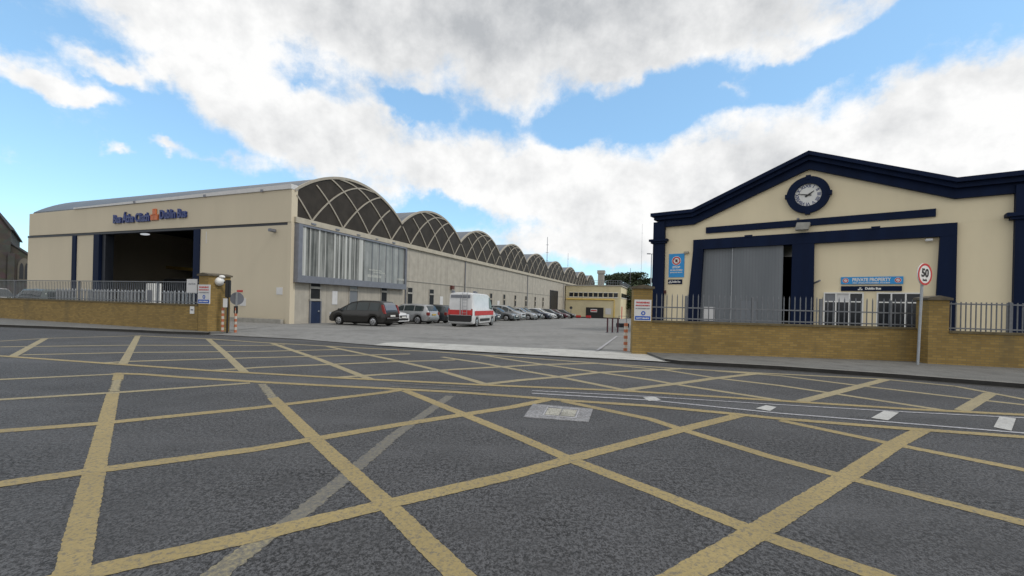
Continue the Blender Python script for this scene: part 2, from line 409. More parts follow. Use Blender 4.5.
fd = MB(); line(fd, [(286, 524), (254, 545), (212, 578)], .15, .0035, .012, ext=.6); line(fd, [(262, 384), (273, 398)], .13, .0035, .02); tag(fd.build('old_road_marking', M['yfade']), kind='structure')
bd = MB()
B1 = [(113, 373.5), (143, 374.5), (182, 377.4), (260, 382.2), (312, 385), (390, 388.9), (455, 392.3), (520, 397), (572, 401), (650, 406.2), (728, 413.6), (780, 419), (894, 428), (1024, 437.3)]
B2 = [(0, 356), (104, 363.4), (208, 370.6), (338, 378), (481, 385), (624, 391), (780, 401), (910, 409.3), (1024, 415)]
line(bd, B1, .165, .0125, .006, ext=4); line(bd, B2, .165, .0125, .006, ext=5)
tag(bd.build('yellow_box_border', M['ypaint']), kind='structure')
ff = MB()
B3 = [(0, 341.3), (48, 338.4), (138, 335.9), (208, 338.9), (260, 342.5), (351, 347.6), (430, 351.6), (520, 357.5), (598, 363.4), (667, 368), (759, 373.2), (884, 379.4), (956, 386.5), (990, 393), (1024, 399.5)]
line(ff, B3, .17, .0115, .006, ext=5)
line(ff, [(0, 356), (-60, 351.5)], .13, .0115); line(ff, [(0, 341.3), (-60, 344.5)], .13, .0115)
tag(ff.build('yellow_box_border', M['yfar']), kind='structure')
fa = MB()
for pts in [[(45, 338.6), (12.4, 356.6)], [(138, 335.6), (130, 351), (123, 364)], [(208, 338.8), (226, 354.5), (244.6, 372.4)],
            [(272.4, 343.5), (318, 359), (372, 380)], [(327.7, 346.5), (390, 359.4), (438, 370.2), (486.4, 384.6)],
            [(442, 357), (481, 363), (520, 370.3), (559, 377), (621.6, 389.6), (640, 392)], [(481, 354.9), (520, 361.2), (598, 372.4), (650, 379.8), (676, 384.5), (780, 400.5)],
            [(600, 363.9), (667, 370.4), (715, 378), (780, 385.7), (828, 392.8), (894, 402.8), (946, 410.8)], [(715, 371), (780, 375.8), (858, 385.6), (894, 389.8), (971, 399), (1024, 404.9), (1060, 409)]]:
    line(fa, pts, .17, .0055)
tag(fa.build('yellow_box_marking', M['yfar']), kind='structure')
fb = MB()
for pts in [[(0, 347), (130, 345.3), (260, 345.6), (285, 345)], [(22, 355), (130, 352.6), (260, 351.5), (338, 349.6)], [(104, 363), (130, 361.5), (260, 357.7), (364, 355.2), (410, 354)],
            [(208, 370.8), (260, 367.5), (390, 362), (455, 360)], [(331.6, 378), (390, 374), (455, 369.5), (520, 365.9), (546, 364.5), (598, 363.5)],
            [(486, 384.3), (520, 380.3), (559, 377), (598, 372.7), (650, 370.3), (682.6, 368.6)], [(621.6, 390.6), (650, 386.9), (676, 383.9), (715, 378.4), (759.4, 373.4)],
            [(801, 401.6), (832, 393.6), (885.5, 379.7)], [(961.7, 410.8), (990.4, 393.6)]]:
    line(fb, pts, .19, .0085)
tag(fb.build('yellow_box_marking', M['yfar']), kind='structure')
wl = MB()
line(wl, [(532, 393.5), (650, 400.4), (780, 413.6), (910, 424), (1024, 433.4)], .07, .0145, .004, ext=3)
line(wl, [(532, 390.9), (650, 396.9), (780, 405), (910, 412.5), (1024, 418.2)], .055, .0145, .004, ext=3)
tag(wl.build('white_line_marking', M['wfade']), kind='structure')
wl = MB(); line(wl, [(390, 383.4), (481, 387.9)], .05, .0147, .012); line(wl, [(390, 387.0), (490, 391.6)], .05, .0147, .012)
tag(wl.build('old_white_marking', M['yghost']), kind='structure')
dash = [[(643, 397.8), (655, 397.2), (661, 400.2), (649, 401.4)], [(755.5, 408.8), (766, 405.6), (776.5, 407.5), (770, 411.5)], [(871, 418.4), (884, 411.2), (899, 413), (888, 420.8)], [(993.6, 427.6), (999.5, 416.9), (1016, 419), (1011.5, 431.2)]]
sheet('white_dash_marking', [[(*G(x, y)[:2], .0085) for x, y in q] for q in dash], M['wpaint'])
# yard parking lines and patches
yl2 = MB()
def yline(a, b, w, z=.062):
    for (p, q) in ((a, b),):
        A, B = G(*p, z), G(*q, z); t = (B-A).normalized(); n = Vector((-t.y, t.x, 0))*w/2
        yl2.add([A-n, A+n, B+n, B-n], [(0, 1, 2, 3)])
yline((597, 350.5), (617, 336), .1, .058)
tag(yl2.build('parking_line', M['wfade']), kind='structure')

# ================================================================== LEFT BUILDING : arched garage
L = Frame(-13.75, 27.5, -20.1)
def Lx(px): return L.front(px, 260, -.17)[0]
def Lz(px, py): return L.front(px, py)[1]
def Sy(px): return L.side(px, 270)[0]
def Sz(px, py): return L.side(px, py)[1]
gar = thing('bus_garage', 'long cream bus garage with a row of latticed arched roofs and a wide dark doorway', 'bus garage', L.o, L.a)
X0 = Lx(29.2); ZF0, ZF1 = 6.36, 8.4; DEEP = 112
mb = MB().prism([(X0, ZF0), (0, ZF0), (0, ZF1), (X0, ZF1-.2)], -.22, .25, 'y'); mb.build('fascia', M['cream_l'], gar)
MB().prism([(Lx(74), ZF1-.13), (.02, ZF1+.003), (.02, ZF1+.30), (Lx(74), ZF1-.02)], -.30, .25, 'y').build('gutter', M['offwhite'], gar)
for px in (135, 205, 262): MB().box(Lx(px)-.1, Lx(px)+.1, -.34, -.302, ZF1-.06, ZF1+.1).build('gutter_bracket', M['steel'], gar)
MB().box(X0-.35, 0, -.16, .2, ZF0-.17, ZF0-.003).build('door_track', M['navydark'], gar)
xa, xb, xc, xd, xe, xf = Lx(72), Lx(75.6), Lx(94), Lx(103), Lx(194), Lx(200)
MB().box(X0-.35, xa, -.12, .2, -.3, ZF0-.173).build('front_wall', M['cream_l'], gar)
MB().box(xa+.003, xb-.003, -.2, .2, -.3, ZF0-.173).build('column', M['navy'], gar)
MB().box(xb, xc, -.10, .2, -.3, ZF0-.173).build('front_wall', M['cream_l'], gar)
MB().box(xc+.003, xc+(xd-xc)*.62, -.24, .3, -.3, ZF0-.173).build('column', M['navy'], gar)
MB().box(xc+(xd-xc)*.68, xc+(xd-xc)*1.02, -.05, .5, -.3, ZF0-.173).build('door_leaf', M['navydark'], gar)
MB().box(xe, xf-.003, -.24, .3, -.3, ZF0-.173).build('column', M['navy'], gar)
dl = MB().box(xf, -.02, -.17, .2, -.3, ZF0-.173).build('sliding_door', M['cream_l'], gar)
MB().box(xf+.55, xf+.6, -.19, -.172, 5.2, 6.0).build('door_mark', M['offwhite'], dl)
# interior
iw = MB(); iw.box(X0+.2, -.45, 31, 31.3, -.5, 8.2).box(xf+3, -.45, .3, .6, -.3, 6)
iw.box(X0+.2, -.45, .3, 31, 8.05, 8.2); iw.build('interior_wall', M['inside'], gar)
_a, _b = L.front(158, 266.5, 11), L.front(198, 270, 9)
MB().bar((_a[0], 11, _a[1]), (_b[0], 9, _b[1]), .3).build('crane_rail', M['yellowpipe'], gar)
MB().box(X0+.6, xf, 13, 13.4, -.1, 4.6).build('interior_partition', M['galv'], gar)
for q in range(3): MB().box(X0+2+q*4.6, X0+5.6+q*4.6, 9, 12.5, .3, 3.3).build('interior_cabin', M['steel'], gar, bevel=.1)
lm, nt, p = nmat('lit_lamp_panel'); p.inputs['Base Color'].default_value = (.8, .8, .8, 1); p.inputs['Emission Color'].default_value = (.9, .95, 1, 1); p.inputs['Emission Strength'].default_value = .5
lx, lz = L.front(145, 234.2, 3)
hl = MB().sphere((lx, 3, lz), .28, 1.6, 1, .3); hl.build('hanging_lamp', lm, gar, smooth=True)

# long side wall
yz = lambda y: yard_z(L.w(0, y).y)
MB().box(-.4, -.003, .2, DEEP, -1.7, ZF0).build('side_wall', M['conc'], gar)
MB().box(X0, -.41, DEEP-.3, DEEP, -1.7, ZF1).build('rear_wall', M['conc'], gar)
MB().box(X0, X0+.3, .26, DEEP-.31, -1.7, ZF1).build('side_wall', M['cream_l'], gar)
MB().box(-.42, .18, .0, DEEP, ZF0+.003, 6.72).build('cornice', plain('pale_cornice', (.43, .395, .32), .85, var=.12, scale=2), gar)
# vaults
bays = [0, 11.55, 22.9, 34.7, 46.4, 59.3, 72.6, 86.2, 99.5, DEEP]
for bi, (b0, b1) in enumerate(zip(bays, bays[1:])):
    c = (b0+b1)/2; hw = (b1-b0)/2; rise = 2.02; Rr = (hw*hw+rise*rise)/(2*rise); zc = ZF1+rise-Rr
    def zarc(y): return zc + math.sqrt(max(0, Rr*Rr-(y-c)**2))
    n = 28; ar = [(b0+(b1-b0)*i/n, zarc(b0+(b1-b0)*i/n)) for i in range(n+1)]
    # roof shell
    rf = MB(); rf.prism([(y, z-.02) for y, z in ar] + [(y, z-.28) for y, z in ar[::-1]], X0+.1, -.12, 'x'); ro = rf.build('vault_roof', M['roof'], gar, smooth=True)
    for xg in (0, X0):
        g = MB(); g.prism([(b0+.01, 6.72)] + [(y, z-.1) for y, z in ar] + [(b1-.01, 6.72)], xg-.10, xg-.02, 'x') if xg == 0 else g.prism([(b0+.01, 6.5)] + [(y, z-.1) for y, z in ar] + [(b1-.01, 6.5)], xg+.02, xg+.10, 'x')
        gl = g.build('gable_glazing' if xg == 0 else 'gable_wall', M['glz'] if xg == 0 else M['roof'], gar)
    rm = MB(); rm.prism([(y, z+.06) for y, z in ar] + [(y, z-.12) for y, z in ar[::-1]], -.115, .05, 'x'); rm.build('arch_rim', M['rib'], gar, smooth=True)
    rb = MB(); sp = (b1-b0)/4; k = sp/2.87
    gfun = lambda d: .95*(1.30*min(d, 5.5) - .118*min(d, 5.5)**2)
    for j in range(4):
        yn = b0 + sp*(j+.5)
        for s in (-1, 1):
            pts = [];
            for i in range(25):
                d = i*.32*k; y = yn+s*d; z = 6.72 + gfun(d/k)*1.0
                if y < b0-.01 or y > b1+.01: break
                if z > zarc(y)-.05 or d/k > 7.4: break
                pts.append((y, z))
            if len(pts) < 2: continue
            a = .046; up = []; lo = []
            for i, (y, z) in enumerate(pts):
                p0 = pts[max(0, i-1)]; p1 = pts[min(len(pts)-1, i+1)]; tl = math.hypot(p1[0]-p0[0], p1[1]-p0[1])
                ny, nz = -(p1[1]-p0[1])/tl, (p1[0]-p0[0])/tl
                up.append((y+ny*a, z+nz*a)); lo.append((y-ny*a, z-nz*a))
            off = .002*(1 if s > 0 else 0)
            rb.prism(up + lo[::-1], -.03+off, .035+off, 'x')
    rb.build('lattice_rib', M['rib'], gar)
# glazed screen hung on the first bay
y0, y1 = .03, Sy(403); zb, zt = Sz(293, 277.3)+.05, 6.3; XS = .28
fr = MB().box(.0, XS+.12, y0, y0+.32, zb-.35, zt).box(0, XS+.12, y0+.323, y1, zb-.35, zb+.1).box(0, XS+.05, y0+.323, y1, zt-.12, zt).box(0, XS+.05, y1-.12, y1, zb+.1, zt-.12)
scr = fr.build('screen_frame', M['steel'], gar)
def mat_screen(name, a, b, sc_, var=1):
    m, nt, p = nmat(name); co = coord(nt)
    f = noise(nt, co, sc_, 3, .6, mp=(0, 1, .03)); g = noise(nt, co, 1.2, 5, .6, mp=(0, 1, .9))
    c = mixc(nt, ramp(nt, f, .38, .62), a, b); c = mixc(nt, ramp(nt, g, .45, .75, 0, .5), c, tuple(x*.6 for x in a))
    nt.links.new(c, p.inputs['Base Color']); p.inputs['Roughness'].default_value = .35; return m
M['scrA'] = mat_screen('ribbed_translucent_sheet', (.09, .105, .105), (.36, .38, .37), 5.5)
M['scrB'] = mat_screen('dusty_grey_glass', (.19, .20, .195), (.33, .34, .33), 3)
ysplit = Sy(362); 
pa = MB(); n = 60; z0_, z1_ = zb+.1, zt-.12; ya, yb = y0+.33, ysplit
for i in range(n):      # corrugations
    a0 = ya+(yb-ya)*i/n; a1 = ya+(yb-ya)*(i+1)/n; am = (a0+a1)/2
    pa.add([(XS-.1, a0, z0_), (XS-.04, am, z0_), (XS-.1, a1, z0_), (XS-.1, a0, z1_), (XS-.04, am, z1_), (XS-.1, a1, z1_)], [(0, 1, 4, 3), (1, 2, 5, 4)])
pa.build('ribbed_sheet', M['scrA'], gar, fixn=False)
MB().box(XS-.14, XS-.08, ysplit, y1-.12, z0_, z1_).build('grey_sheet', M['scrB'], gar)
M['palestrip'] = plain('pale_sheet_strip', (.44, .45, .43), .5, var=.2, scale=2, streak=True)
for i, (pa_, pb_) in enumerate([(298.3, 299.6), (299.9, 302.3), (306.2, 306.8), (314.8, 316.6), (321.5, 322.2), (330.5, 332.3), (335.2, 336.8), (339, 339.7), (341.8, 343.6), (345.8, 348), (351.2, 351.9), (355.8, 359.8)]):
    MB().box(XS-.06, XS-.015, Sy(pa_), Sy(pb_), z0_, z1_).build('white_strip', M['palestrip'], scr)
ml = MB()
for k in range(1, 6):
    yy = ysplit + (y1-.12-ysplit)*k/6; ml.box(XS-.079, XS-.05, yy-.02, yy+.02, z0_, z1_)
ml.build('glazing_bar', M['steel'], scr)
smm = plain('pale_smear', (.38, .39, .36), .5, var=.3, scale=9)
for (pxa, pya, wd, hg) in ((370, 270, 1.6, .10), (374, 272.5, 1.5, .09), (369, 276, 1.7, .2), (397, 279.5, 1.1, .18), (383, 276, .12, .3)):
    y_, z_ = L.side(pxa, pya); MB().box(XS-.078, XS-.068, y_-wd/4, y_+wd*.75, z_-hg/2, z_+hg/2).build('pale_smear', smm, scr)
# small flags of debris on the cornice
for k in range(5): yy = 1.2+k*2.2; MB().box(.181, .23, yy, yy+random.uniform(.2, .5), 6.45, 6.5+random.uniform(0, .06)).build('cornice_bracket', M['steel'], gar)

def side_window(pa_, pb_, ztop, zmid0, zmid1, zbot, glass):
    ya_, yb_ = Sy(pa_), Sy(pb_)
    f = MB().box(-.002, .05, ya_-.07, ya_, zbot, ztop).box(-.002, .05, yb_, yb_+.07, zbot, ztop).box(-.002, .05, ya_-.07, yb_+.07, ztop+.002, ztop+.07)
    f.box(-.002, .09, ya_-.08, yb_+.08, zmid0, zmid1).box(-.002, .11, ya_-.12, yb_+.12, zbot-.14, zbot-.002)
    w = f.build('window', M['concblock'], gar)
    MB().box(-.001, .02, ya_+.002, yb_-.002, zmid1+.003, ztop-.003).box(-.001, .02, ya_+.002, yb_-.002, zbot+.003, zmid0-.003).build('pane', M['dull'] if glass is M['glass'] else glass, w)
ZW = [2.82, 2.30, 2.47, 1.35]
wins = [(310.8, 320.2), (350, 357.8), (381.7, 387), (408, 412.6), (429.8, 434)]
for i, (a, b) in enumerate(wins): side_window(a, b, ZW[0], ZW[1]-.02, ZW[2]-.04, 1.62 if i == 0 else ZW[3], M['glassgrey'] if i == 1 else M['glass'])
ystep = [Sy(492.8), Sy(504.5)]
yy = 31.0 - 3.2
yw = 24.0
for yv in (27.0, 31.9, 36.7, 41.3, 46.4, 51.5, 56.4):
    hw_ = .36
    f = MB().box(-.002, .05, yv-hw_-.07, yv-hw_, 1.3, 2.9).box(-.002, .05, yv+hw_, yv+hw_+.07, 1.3, 2.9).box(-.002, .09, yv-hw_-.1, yv+hw_+.1, 2.1, 2.28).box(-.002, .11, yv-hw_-.1, yv+hw_+.1, 1.16, 1.298)
    w = f.build('window', M['rib'], gar); MB().box(-.001, .02, yv-hw_+.002, yv+hw_-.002, 1.303, 2.097).box(-.001, .02, yv-hw_+.002, yv+hw_-.002, 2.283, 2.9).build('pane', M['dull'], w)
da, db_ = Sy(311), Sy(320.4)
dr = MB().box(-.002, .06, da, db_, -.1, 1.45).build('side_door', M['bluedoor'], gar); dr['label'] = 'narrow blue personnel door under a window'
MB().box(-.002, .09, da-.1, da-.003, -.1, 1.46).box(-.002, .09, db_+.003, db_+.1, -.1, 1.46).build('door_frame', M['steel'], gar)
MB().box(.06, .1, db_-.2, db_-.1, .75, .85).build('door_handle', M['galv'], dr)
na, nb = Sy(332.6), Sy(337.8); MB().box(0, .03, na, nb, Sz(335, 304.5), Sz(335, 291)).build('notice_board', M['offwhite'], gar)
na, nb = Sy(440.5), Sy(443.5); MB().box(0, .03, na, nb, 1.1, 2.2).build('notice_board', M['offwhite'], gar)
na, nb = Sy(498), Sy(500.2); MB().box(0, .03, na, nb, 1.0, 2.0).build('notice_board', M['offwhite'], gar)
yd0, yd1 = Sy(550.8), Sy(557.8)
dd = MB().box(-.002, .05, yd0, yd1, -1.3, 4.3).build('side_doorway', M['black'], gar)
MB().box(-.002, .12, yd0-.25, yd0-.003, -1.3, 4.5).box(-.002, .12, yd1+.003, yd1+.25, -1.3, 4.5).box(-.002, .12, yd0, yd1, 4.303, 4.5).build('door_frame', M['navydark'], gar)
for yv in (12.3, 24.1, 47, 72): MB().tube([(.08, yv, 6.3), (.08, yv, -.9 if yv > 40 else -.1)], .055, 8).build('downpipe', M['steel'], gar)
MB().box(.0, .05, 12.6, DEEP-30, 3.42, 3.47).build('string_course', M['concblock'], gar)
MB().box(-.002, .3, Sy(450.5), Sy(452.5), 3.0, 3.4).build('wall_lantern', plain('rusty_lantern', (.12, .04, .03)), gar)
MB().box(-.3, .02, -.2, .19, -.3, 6.35).build('corner_pier', M['cream_l'], gar)
MB().box(xf, -.4, -.45, -.24, -.1, .28).build('plinth', M['concblock'], gar)
# lettering
def fl(px, py): 
    x, z = L.front(px, py, -.22); return x, z
def word(body, pxa, pxb, pyc_a, pyc_b, size, mat, name='lettering', bold=.028):
    a, za = fl(pxa, pyc_a); b, zb_ = fl(pxb, pyc_b); cx, cz = (a+b)/2, (za+zb_)/2
    MB().text(body, size, lambda u, v, d: (cx+u, -.30+d, cz+v), bold=bold, depth=.1, width=(b-a), spacing=1.0).build(name, mat, gar)
word('Bus Átha Cliath', 114.8, 150.8, 220.2, 217.2, .86, M['letter'])
word('Dublin Bus', 161.2, 187.6, 215.6, 213.2, .86, M['letter'])
cx_, cz_ = fl(155.6, 214.4)
cst = MB()      # three small orange castles
def castle(x, z, s, d):
    cst.box(x-.28*s, x+.28*s, -.33-d, -.23-d, z, z+.45*s)
    for q in (-.22, 0, .22): cst.box(x+(q-.06)*s, x+(q+.06)*s, -.33-d, -.23-d, z+.452*s, z+.62*s)
castle(cx_-.2, cz_-.42, .66, .0); castle(cx_+.2, cz_-.42, .66, .004); castle(cx_, cz_+.0, .62, .008)
cst.build('castle_emblem', M['orange'], gar)
# notices and camera on the sliding door
for (px, py, w_, h_, mt) in ((240, 291, .5, .12, 'red'), (243, 302, .55, .5, 'offwhite'), (279.7, 291, .5, .45, 'offwhite')):
    x, z = L.front(px, py, -.17); MB().box(x-w_/2, x+w_/2, -.2, -.172, z-h_/2, z+h_/2).build('door_notice', M[mt], gar)
x, z = L.front(35, 291, -.12)
x, z = L.front(275, 231, -.17); MB().box(x-.12, x+.12, -.6, -.173, z-.08, z+.1).build('wall_light', M['steel'], gar, bevel=.02)

# ================================================================== END BLOCK
eb = thing('office_block', 'low cream two storey block with a strip of dark windows closing the yard', 'office block', L.w(0, 0, 0), L.a)
e0 = 73.6; ex1 = 12.0; zb_e = -1.4
EZ = 5.9
MB().box(.2, ex1, e0, e0+26, zb_e, EZ).build('wall', M['cream_e'], eb)
MB().box(.2, ex1+.2, e0-.2, e0+26.2, EZ+.003, EZ+.22).build('roof', M['concblock'], eb)
ef = lambda px, py: L.front(px, py, e0)
wx0, wx1 = .9, ex1-.5
for k in range(10):
    a = wx0+(wx1-wx0)*k/10; w_ = (wx1-wx0)/10
    f = MB().box(a+.02, a+w_-.02, e0-.1, e0-.002, 3.42, 3.55).box(a+.02, a+w_-.02, e0-.1, e0-.002, 4.45, 4.55).build('window', M['white'], eb)
    MB().box(a+.12, a+w_-.12, e0-.06, e0-.002, 3.553, 4.447).build('pane', M['glass'], f)
for k in range(6):
    a = e0+1+k*3.6; f = MB().box(ex1+.002, ex1+.1, a, a+3.3, 3.42, 3.55).build('window', M['white'], eb); MB().box(ex1+.002, ex1+.05, a+.15, a+3.15, 3.553, 4.447).build('pane', M['glass'], f)
MB().tube([(.4, e0-.2, 3.0), (ex1-1.3, e0-.2, 3.0), (ex1-1.3, e0-.2, -.7)], .13).build('yellow_pipe', M['yellowpipe'], eb)
gx0, gx1 = ef(586, 312)[0], ef(603.5, 312)[0]
gg = MB().box(gx0, gx1, e0-.12, e0-.002, zb_e, 1.3).build('roller_gate', M['black'], eb)
MB().box(gx0+1.0, gx0+2.4, e0-.16, e0-.123, .3, .95).build('gate_sign', M['offwhite'], gg)
MB().box(gx0+1.1, gx0+2.3, e0-.175, e0-.163, .5, .75).build('sign_band', M['red'], gg)
MB().box(gx1+.4, ex1-1.9, e0-.05, e0-.002, -.1, 1.2).build('pale_patch', M['offwhite'], eb)
MB().box(.3, ex1+.02, e0-.1, e0-.003, zb_e, -.78).build('plinth', M['black'], eb)
MB().box(ex1+.002, ex1+.06, e0+2, e0+3.2, zb_e, 1.6).build('side_door', M['maroon'] if 'maroon' in M else M['red'], eb)
rr = MB()
for k in range(14): xx = ex1-6.5+k*.48; rr.tube([(xx, e0+.2, EZ+.2), (xx, e0+.2, EZ+1.2)], .03, 5)
for k in range(20): rr.tube([(ex1-.1, e0+.2+k*1.2, EZ+.2), (ex1-.1, e0+.2+k*1.2, EZ+1.2)], .03, 5)
for zz in (EZ+.7, EZ+1.2): rr.tube([(ex1-6.5, e0+.2, zz), (ex1-.1, e0+.2, zz)], .035, 5); rr.tube([(ex1-.1, e0+.2, zz), (ex1-.1, e0+24, zz)], .035, 5)
rr.build('roof_railing', M['steel'], eb)
# further low sheds behind
sh = thing('rear_shed', 'pale grey shed just visible beyond the right end of the office block', 'shed', (*at(631, 310, 112)[:2], -1.3), 0)
MB().box(-1.8, 3.5, 0, 8, 0, 5.2).build('wall', M['concblock'], sh); MB().box(-2, 3.7, -.2, 8.2, 5.203, 5.5).build('roof', M['steel'], sh); MB().box(-1.2, 2.8, -.05, -.002, 2.9, 4).build('window', M['glass'], sh)
p = at(601, 285, 118); tw = thing('water_tower', 'short grey concrete tower rising behind the last arches', 'tower', (p.x, p.y, -1.2), L.a)
zt_ = at(601, 270.5, 118).z + 1.2
MB().box(-.75, .75, -.75, .75, 0, zt_-.9).build('shaft', M['concblock'], tw); MB().box(-.95, .95, -.95, .95, zt_-.897, zt_).build('tank', M['concblock'], tw)

# ================================================================== CHURCH
ch = thing('stone_church', 'dark stone church with a steep gable and pointed window at the far left', 'church', (*at(9.5, 290, 68)[:2], -.1), R(46))
chx = lambda px: (at(px, 290, 68).x - at(9.5, 290, 68).x)*.68
zA, zB, zC, zD = at(-14, 200, 68).z, at(9.5, 229, 68).z, at(9.5, 243, 68).z, at(30, 254, 68).z
xl = chx(-14)
MB().prism([(2*xl, 0), (0, 0), (0, zB), (xl, zA), (2*xl, zB)], 0, 24, 'y').build('nave', M['stone'], ch)
MB().prism([(0.02, 0), (5.2, 0), (5.2, zD-3), (2.35, zD-.3), (.02, zC)], .6, 23, 'y').build('aisle', M['stone'], ch)
rfm = plain('slate_roof', (.06, .065, .075), .7)
MB().prism([(-.1+xl, zA+.35), (xl, zA), (0, zB), (.35, zB-.1), (.3, zB+.25)], -.3, 24.2, 'y').build('roof', rfm, ch)
MB().prism([(.02, zC+.02), (2.35, zD-.28), (5.4, zD-3.1), (5.5, zD-2.8), (2.35, zD+.05), (.02, zC+.35)], .4, 23.2, 'y').build('aisle_roof', rfm, ch)
def lancet(x, z, w_, h_):
    pts = [(x-w_/2, z), (x+w_/2, z), (x+w_/2, z+h_*.6)] + [(x+w_/2*math.cos(a)*1, z+h_*.6+h_*.4*math.sin(a)) for a in (.5, 1.0, 1.4)] + [(x, z+h_)] + [(x-w_/2*math.cos(a), z+h_*.6+h_*.4*math.sin(a)) for a in (1.4, 1.0, .5)] + [(x-w_/2, z+h_*.6)]
    return pts
wz = at(20, 278, 68).z; hh = at(20, 260, 68).z - wz
f = MB().prism(lancet(1.45, wz-.2, 1.4, hh+.7), .45, .597, 'y').build('window', plain('pale_stone_tracery', (.14, .13, .11), .9), ch)
MB().prism(lancet(1.17, wz, .44, hh*.9), .40, .447, 'y').prism(lancet(1.73, wz, .44, hh*.9), .40, .447, 'y').build('pane', M['glass'], f)
MB().box(-.25, .45, -.5, .59, 0, zC-1.5).build('buttress', M['stone'], ch)

# ================================================================== BOUNDARY WALLS, PILLARS, RAILINGS
def dirframe(a, b):
    d = b-a; return math.atan2(d.y, d.x), math.hypot(d.x, d.y)
def wall_run(a, b, h, th, wl, cat='wall'):
    ang, ln = dirframe(a, b); t = thing('boundary_wall', wl, cat, (a.x, a.y, 0), ang)
    MB().box(0, ln, 0, th, -.1, h-.07).build('brickwork', M['brick'], t)
    MB().box(-.0, ln, -.03, th+.03, h-.068, h).build('coping', plain('weathered_coping', (.12, .095, .05), .9, var=.3, scale=6), t); return t, ang, ln
def railing(a, b, off, z0, z1, zm, sp, label, mat, r=.014, ztop=None, posts=3, finial=True):
    ang, ln = dirframe(a, b); t = thing('railing', label, 'railing', (a.x, a.y, 0), ang)
    m = MB(); n = int(ln/sp)
    for k in range(n+1):
        x = k*sp; m.box(x-r, x+r, off-r, off+r, z0, z1)
        if finial: m.add([(x-r, off-r, z1), (x+r, off-r, z1), (x+r, off+r, z1), (x-r, off+r, z1), (x, off, z1+.09)], [(0, 1, 4), (1, 2, 4), (2, 3, 4), (3, 0, 4)])
    m.build('bars', mat, t)
    MB().box(0, ln, off-.025, off+.025, zm-.02, zm+.02).build('rail', mat, t)
    MB().box(0, ln, off-.025, off+.025, z0+.06, z0+.10).build('rail', mat, t)
    if ztop: MB().box(0, ln, off-.025, off+.025, ztop-.02, ztop+.02).build('rail', mat, t)
    for k in range(posts):
        x = ln*(k+.5)/posts+.07; MB().box(x-.03, x+.03, off-.035, off+.035, z0, z1+.02).build('post', mat, t)
    return t
a, b = wallL0+dLw*14, wallL1-dLw*(-.0); b = G(197.5, 330.7, zk)
wall_run(a, b, 1.24, .3, 'long yellow brick boundary wall in front of the wide dark doorway')
railing(a, b, .15, 1.24, 2.18, 2.22, .14, 'light grey railing on the brick wall left of the gateway', M['dkrail'], r=.009, finial=False, posts=5)
# palisade fence standing in the yard behind
pa_, pb_ = at(57, 300, 26.5), at(196, 300, 23.5)
railing(Vector((pa_.x, pa_.y, 0)), Vector((pb_.x, pb_.y, 0)), 0, .06, 1.80, 1.75, .27, 'pale palisade fence standing behind the left boundary railing', M['galv'], r=.035, posts=2)
def pillar(name_lbl, base, ang, w_, d_, h):
    t = thing('gate_pillar', name_lbl, 'pillar', (base.x, base.y, 0), ang)
    MB().box(0, w_, 0, d_, -.1, h-.14).build('shaft', M['brick'], t)
    MB().prism([(-.06, h-.138), (w_+.06, h-.138), (w_+.06, h-.07), (w_/2, h), (-.06, h-.07)], -.06, d_+.06, 'y').build('cap', plain('pillar_cap', (.10, .085, .06), .9, var=.3, scale=6), t); return t
angL = dirframe(a, b)[0]
PLp = G(197.8, 330.9, zk)
pl = pillar('yellow brick pillar at the left side of the gateway with a notice', PLp, angL, .58, 1.0, 2.62)
angR = dirframe(wallR0, wallR1)[0]
PRp = G(632, 351.6, zk)
pr = pillar('yellow brick pillar at the right side of the gateway with a notice', PRp, angR, .62, .6, 2.36)
def safety_sign(lbl, px0, px1, py0, py1, base, ang, yoff=-.03):
    fr_ = Frame(base.x, base.y, math.degrees(ang)); x0, z1 = fr_.front(px0, py0, yoff); x1, z0 = fr_.front(px1, py1, yoff)
    t = thing('safety_sign', lbl, 'sign', fr_.w((x0+x1)/2, 0, z0), ang); w_ = x1-x0; h_ = z1-z0
    MB().box(-w_/2, w_/2, yoff, -.002, 0, h_).build('board', M['offwhite'], t)
    MB().box(-w_/2+.03, w_/2-.03, yoff-.006, yoff-.001, .03, h_*.22).build('blue_band', M['midblue'], t)
    MB().ring((0.02, h_*.36), h_*.05, h_*.10, yoff-.006, yoff-.001, 24).build('symbol', M['midblue'], t)
    y2 = yoff-.003
    MB().text('WARNING', h_*.11, lambda u, v, d: (u, y2+d, h_*.86+v), width=w_*.8, depth=.004, bold=.004).build('lettering', M['red'], t)
    MB().text('PRIVATE PROPERTY', h_*.08, lambda u, v, d: (u, y2+d, h_*.72+v), width=w_*.85, depth=.004, bold=.003).build('lettering', M['red'], t)
    MB().text('NO UNAUTHORISED ENTRY', h_*.06, lambda u, v, d: (u, y2+d, h_*.58+v), width=w_*.85, depth=.004, bold=.002).build('lettering', M['steel'], t)
    MB().text('SAFETY HELMETS', h_*.07, lambda u, v, d: (u, yoff-.008+d, h_*.12+v), width=w_*.75, depth=.004, bold=.003).build('lettering', M['white'], t)
    return t
safety_sign('white and blue safety notice on the left gate pillar', 198, 209.5, 284.5, 304, PLp, angL)
safety_sign('white and blue safety notice on the right gate pillar', 634.5, 651, 299.5, 321, PRp, angR)
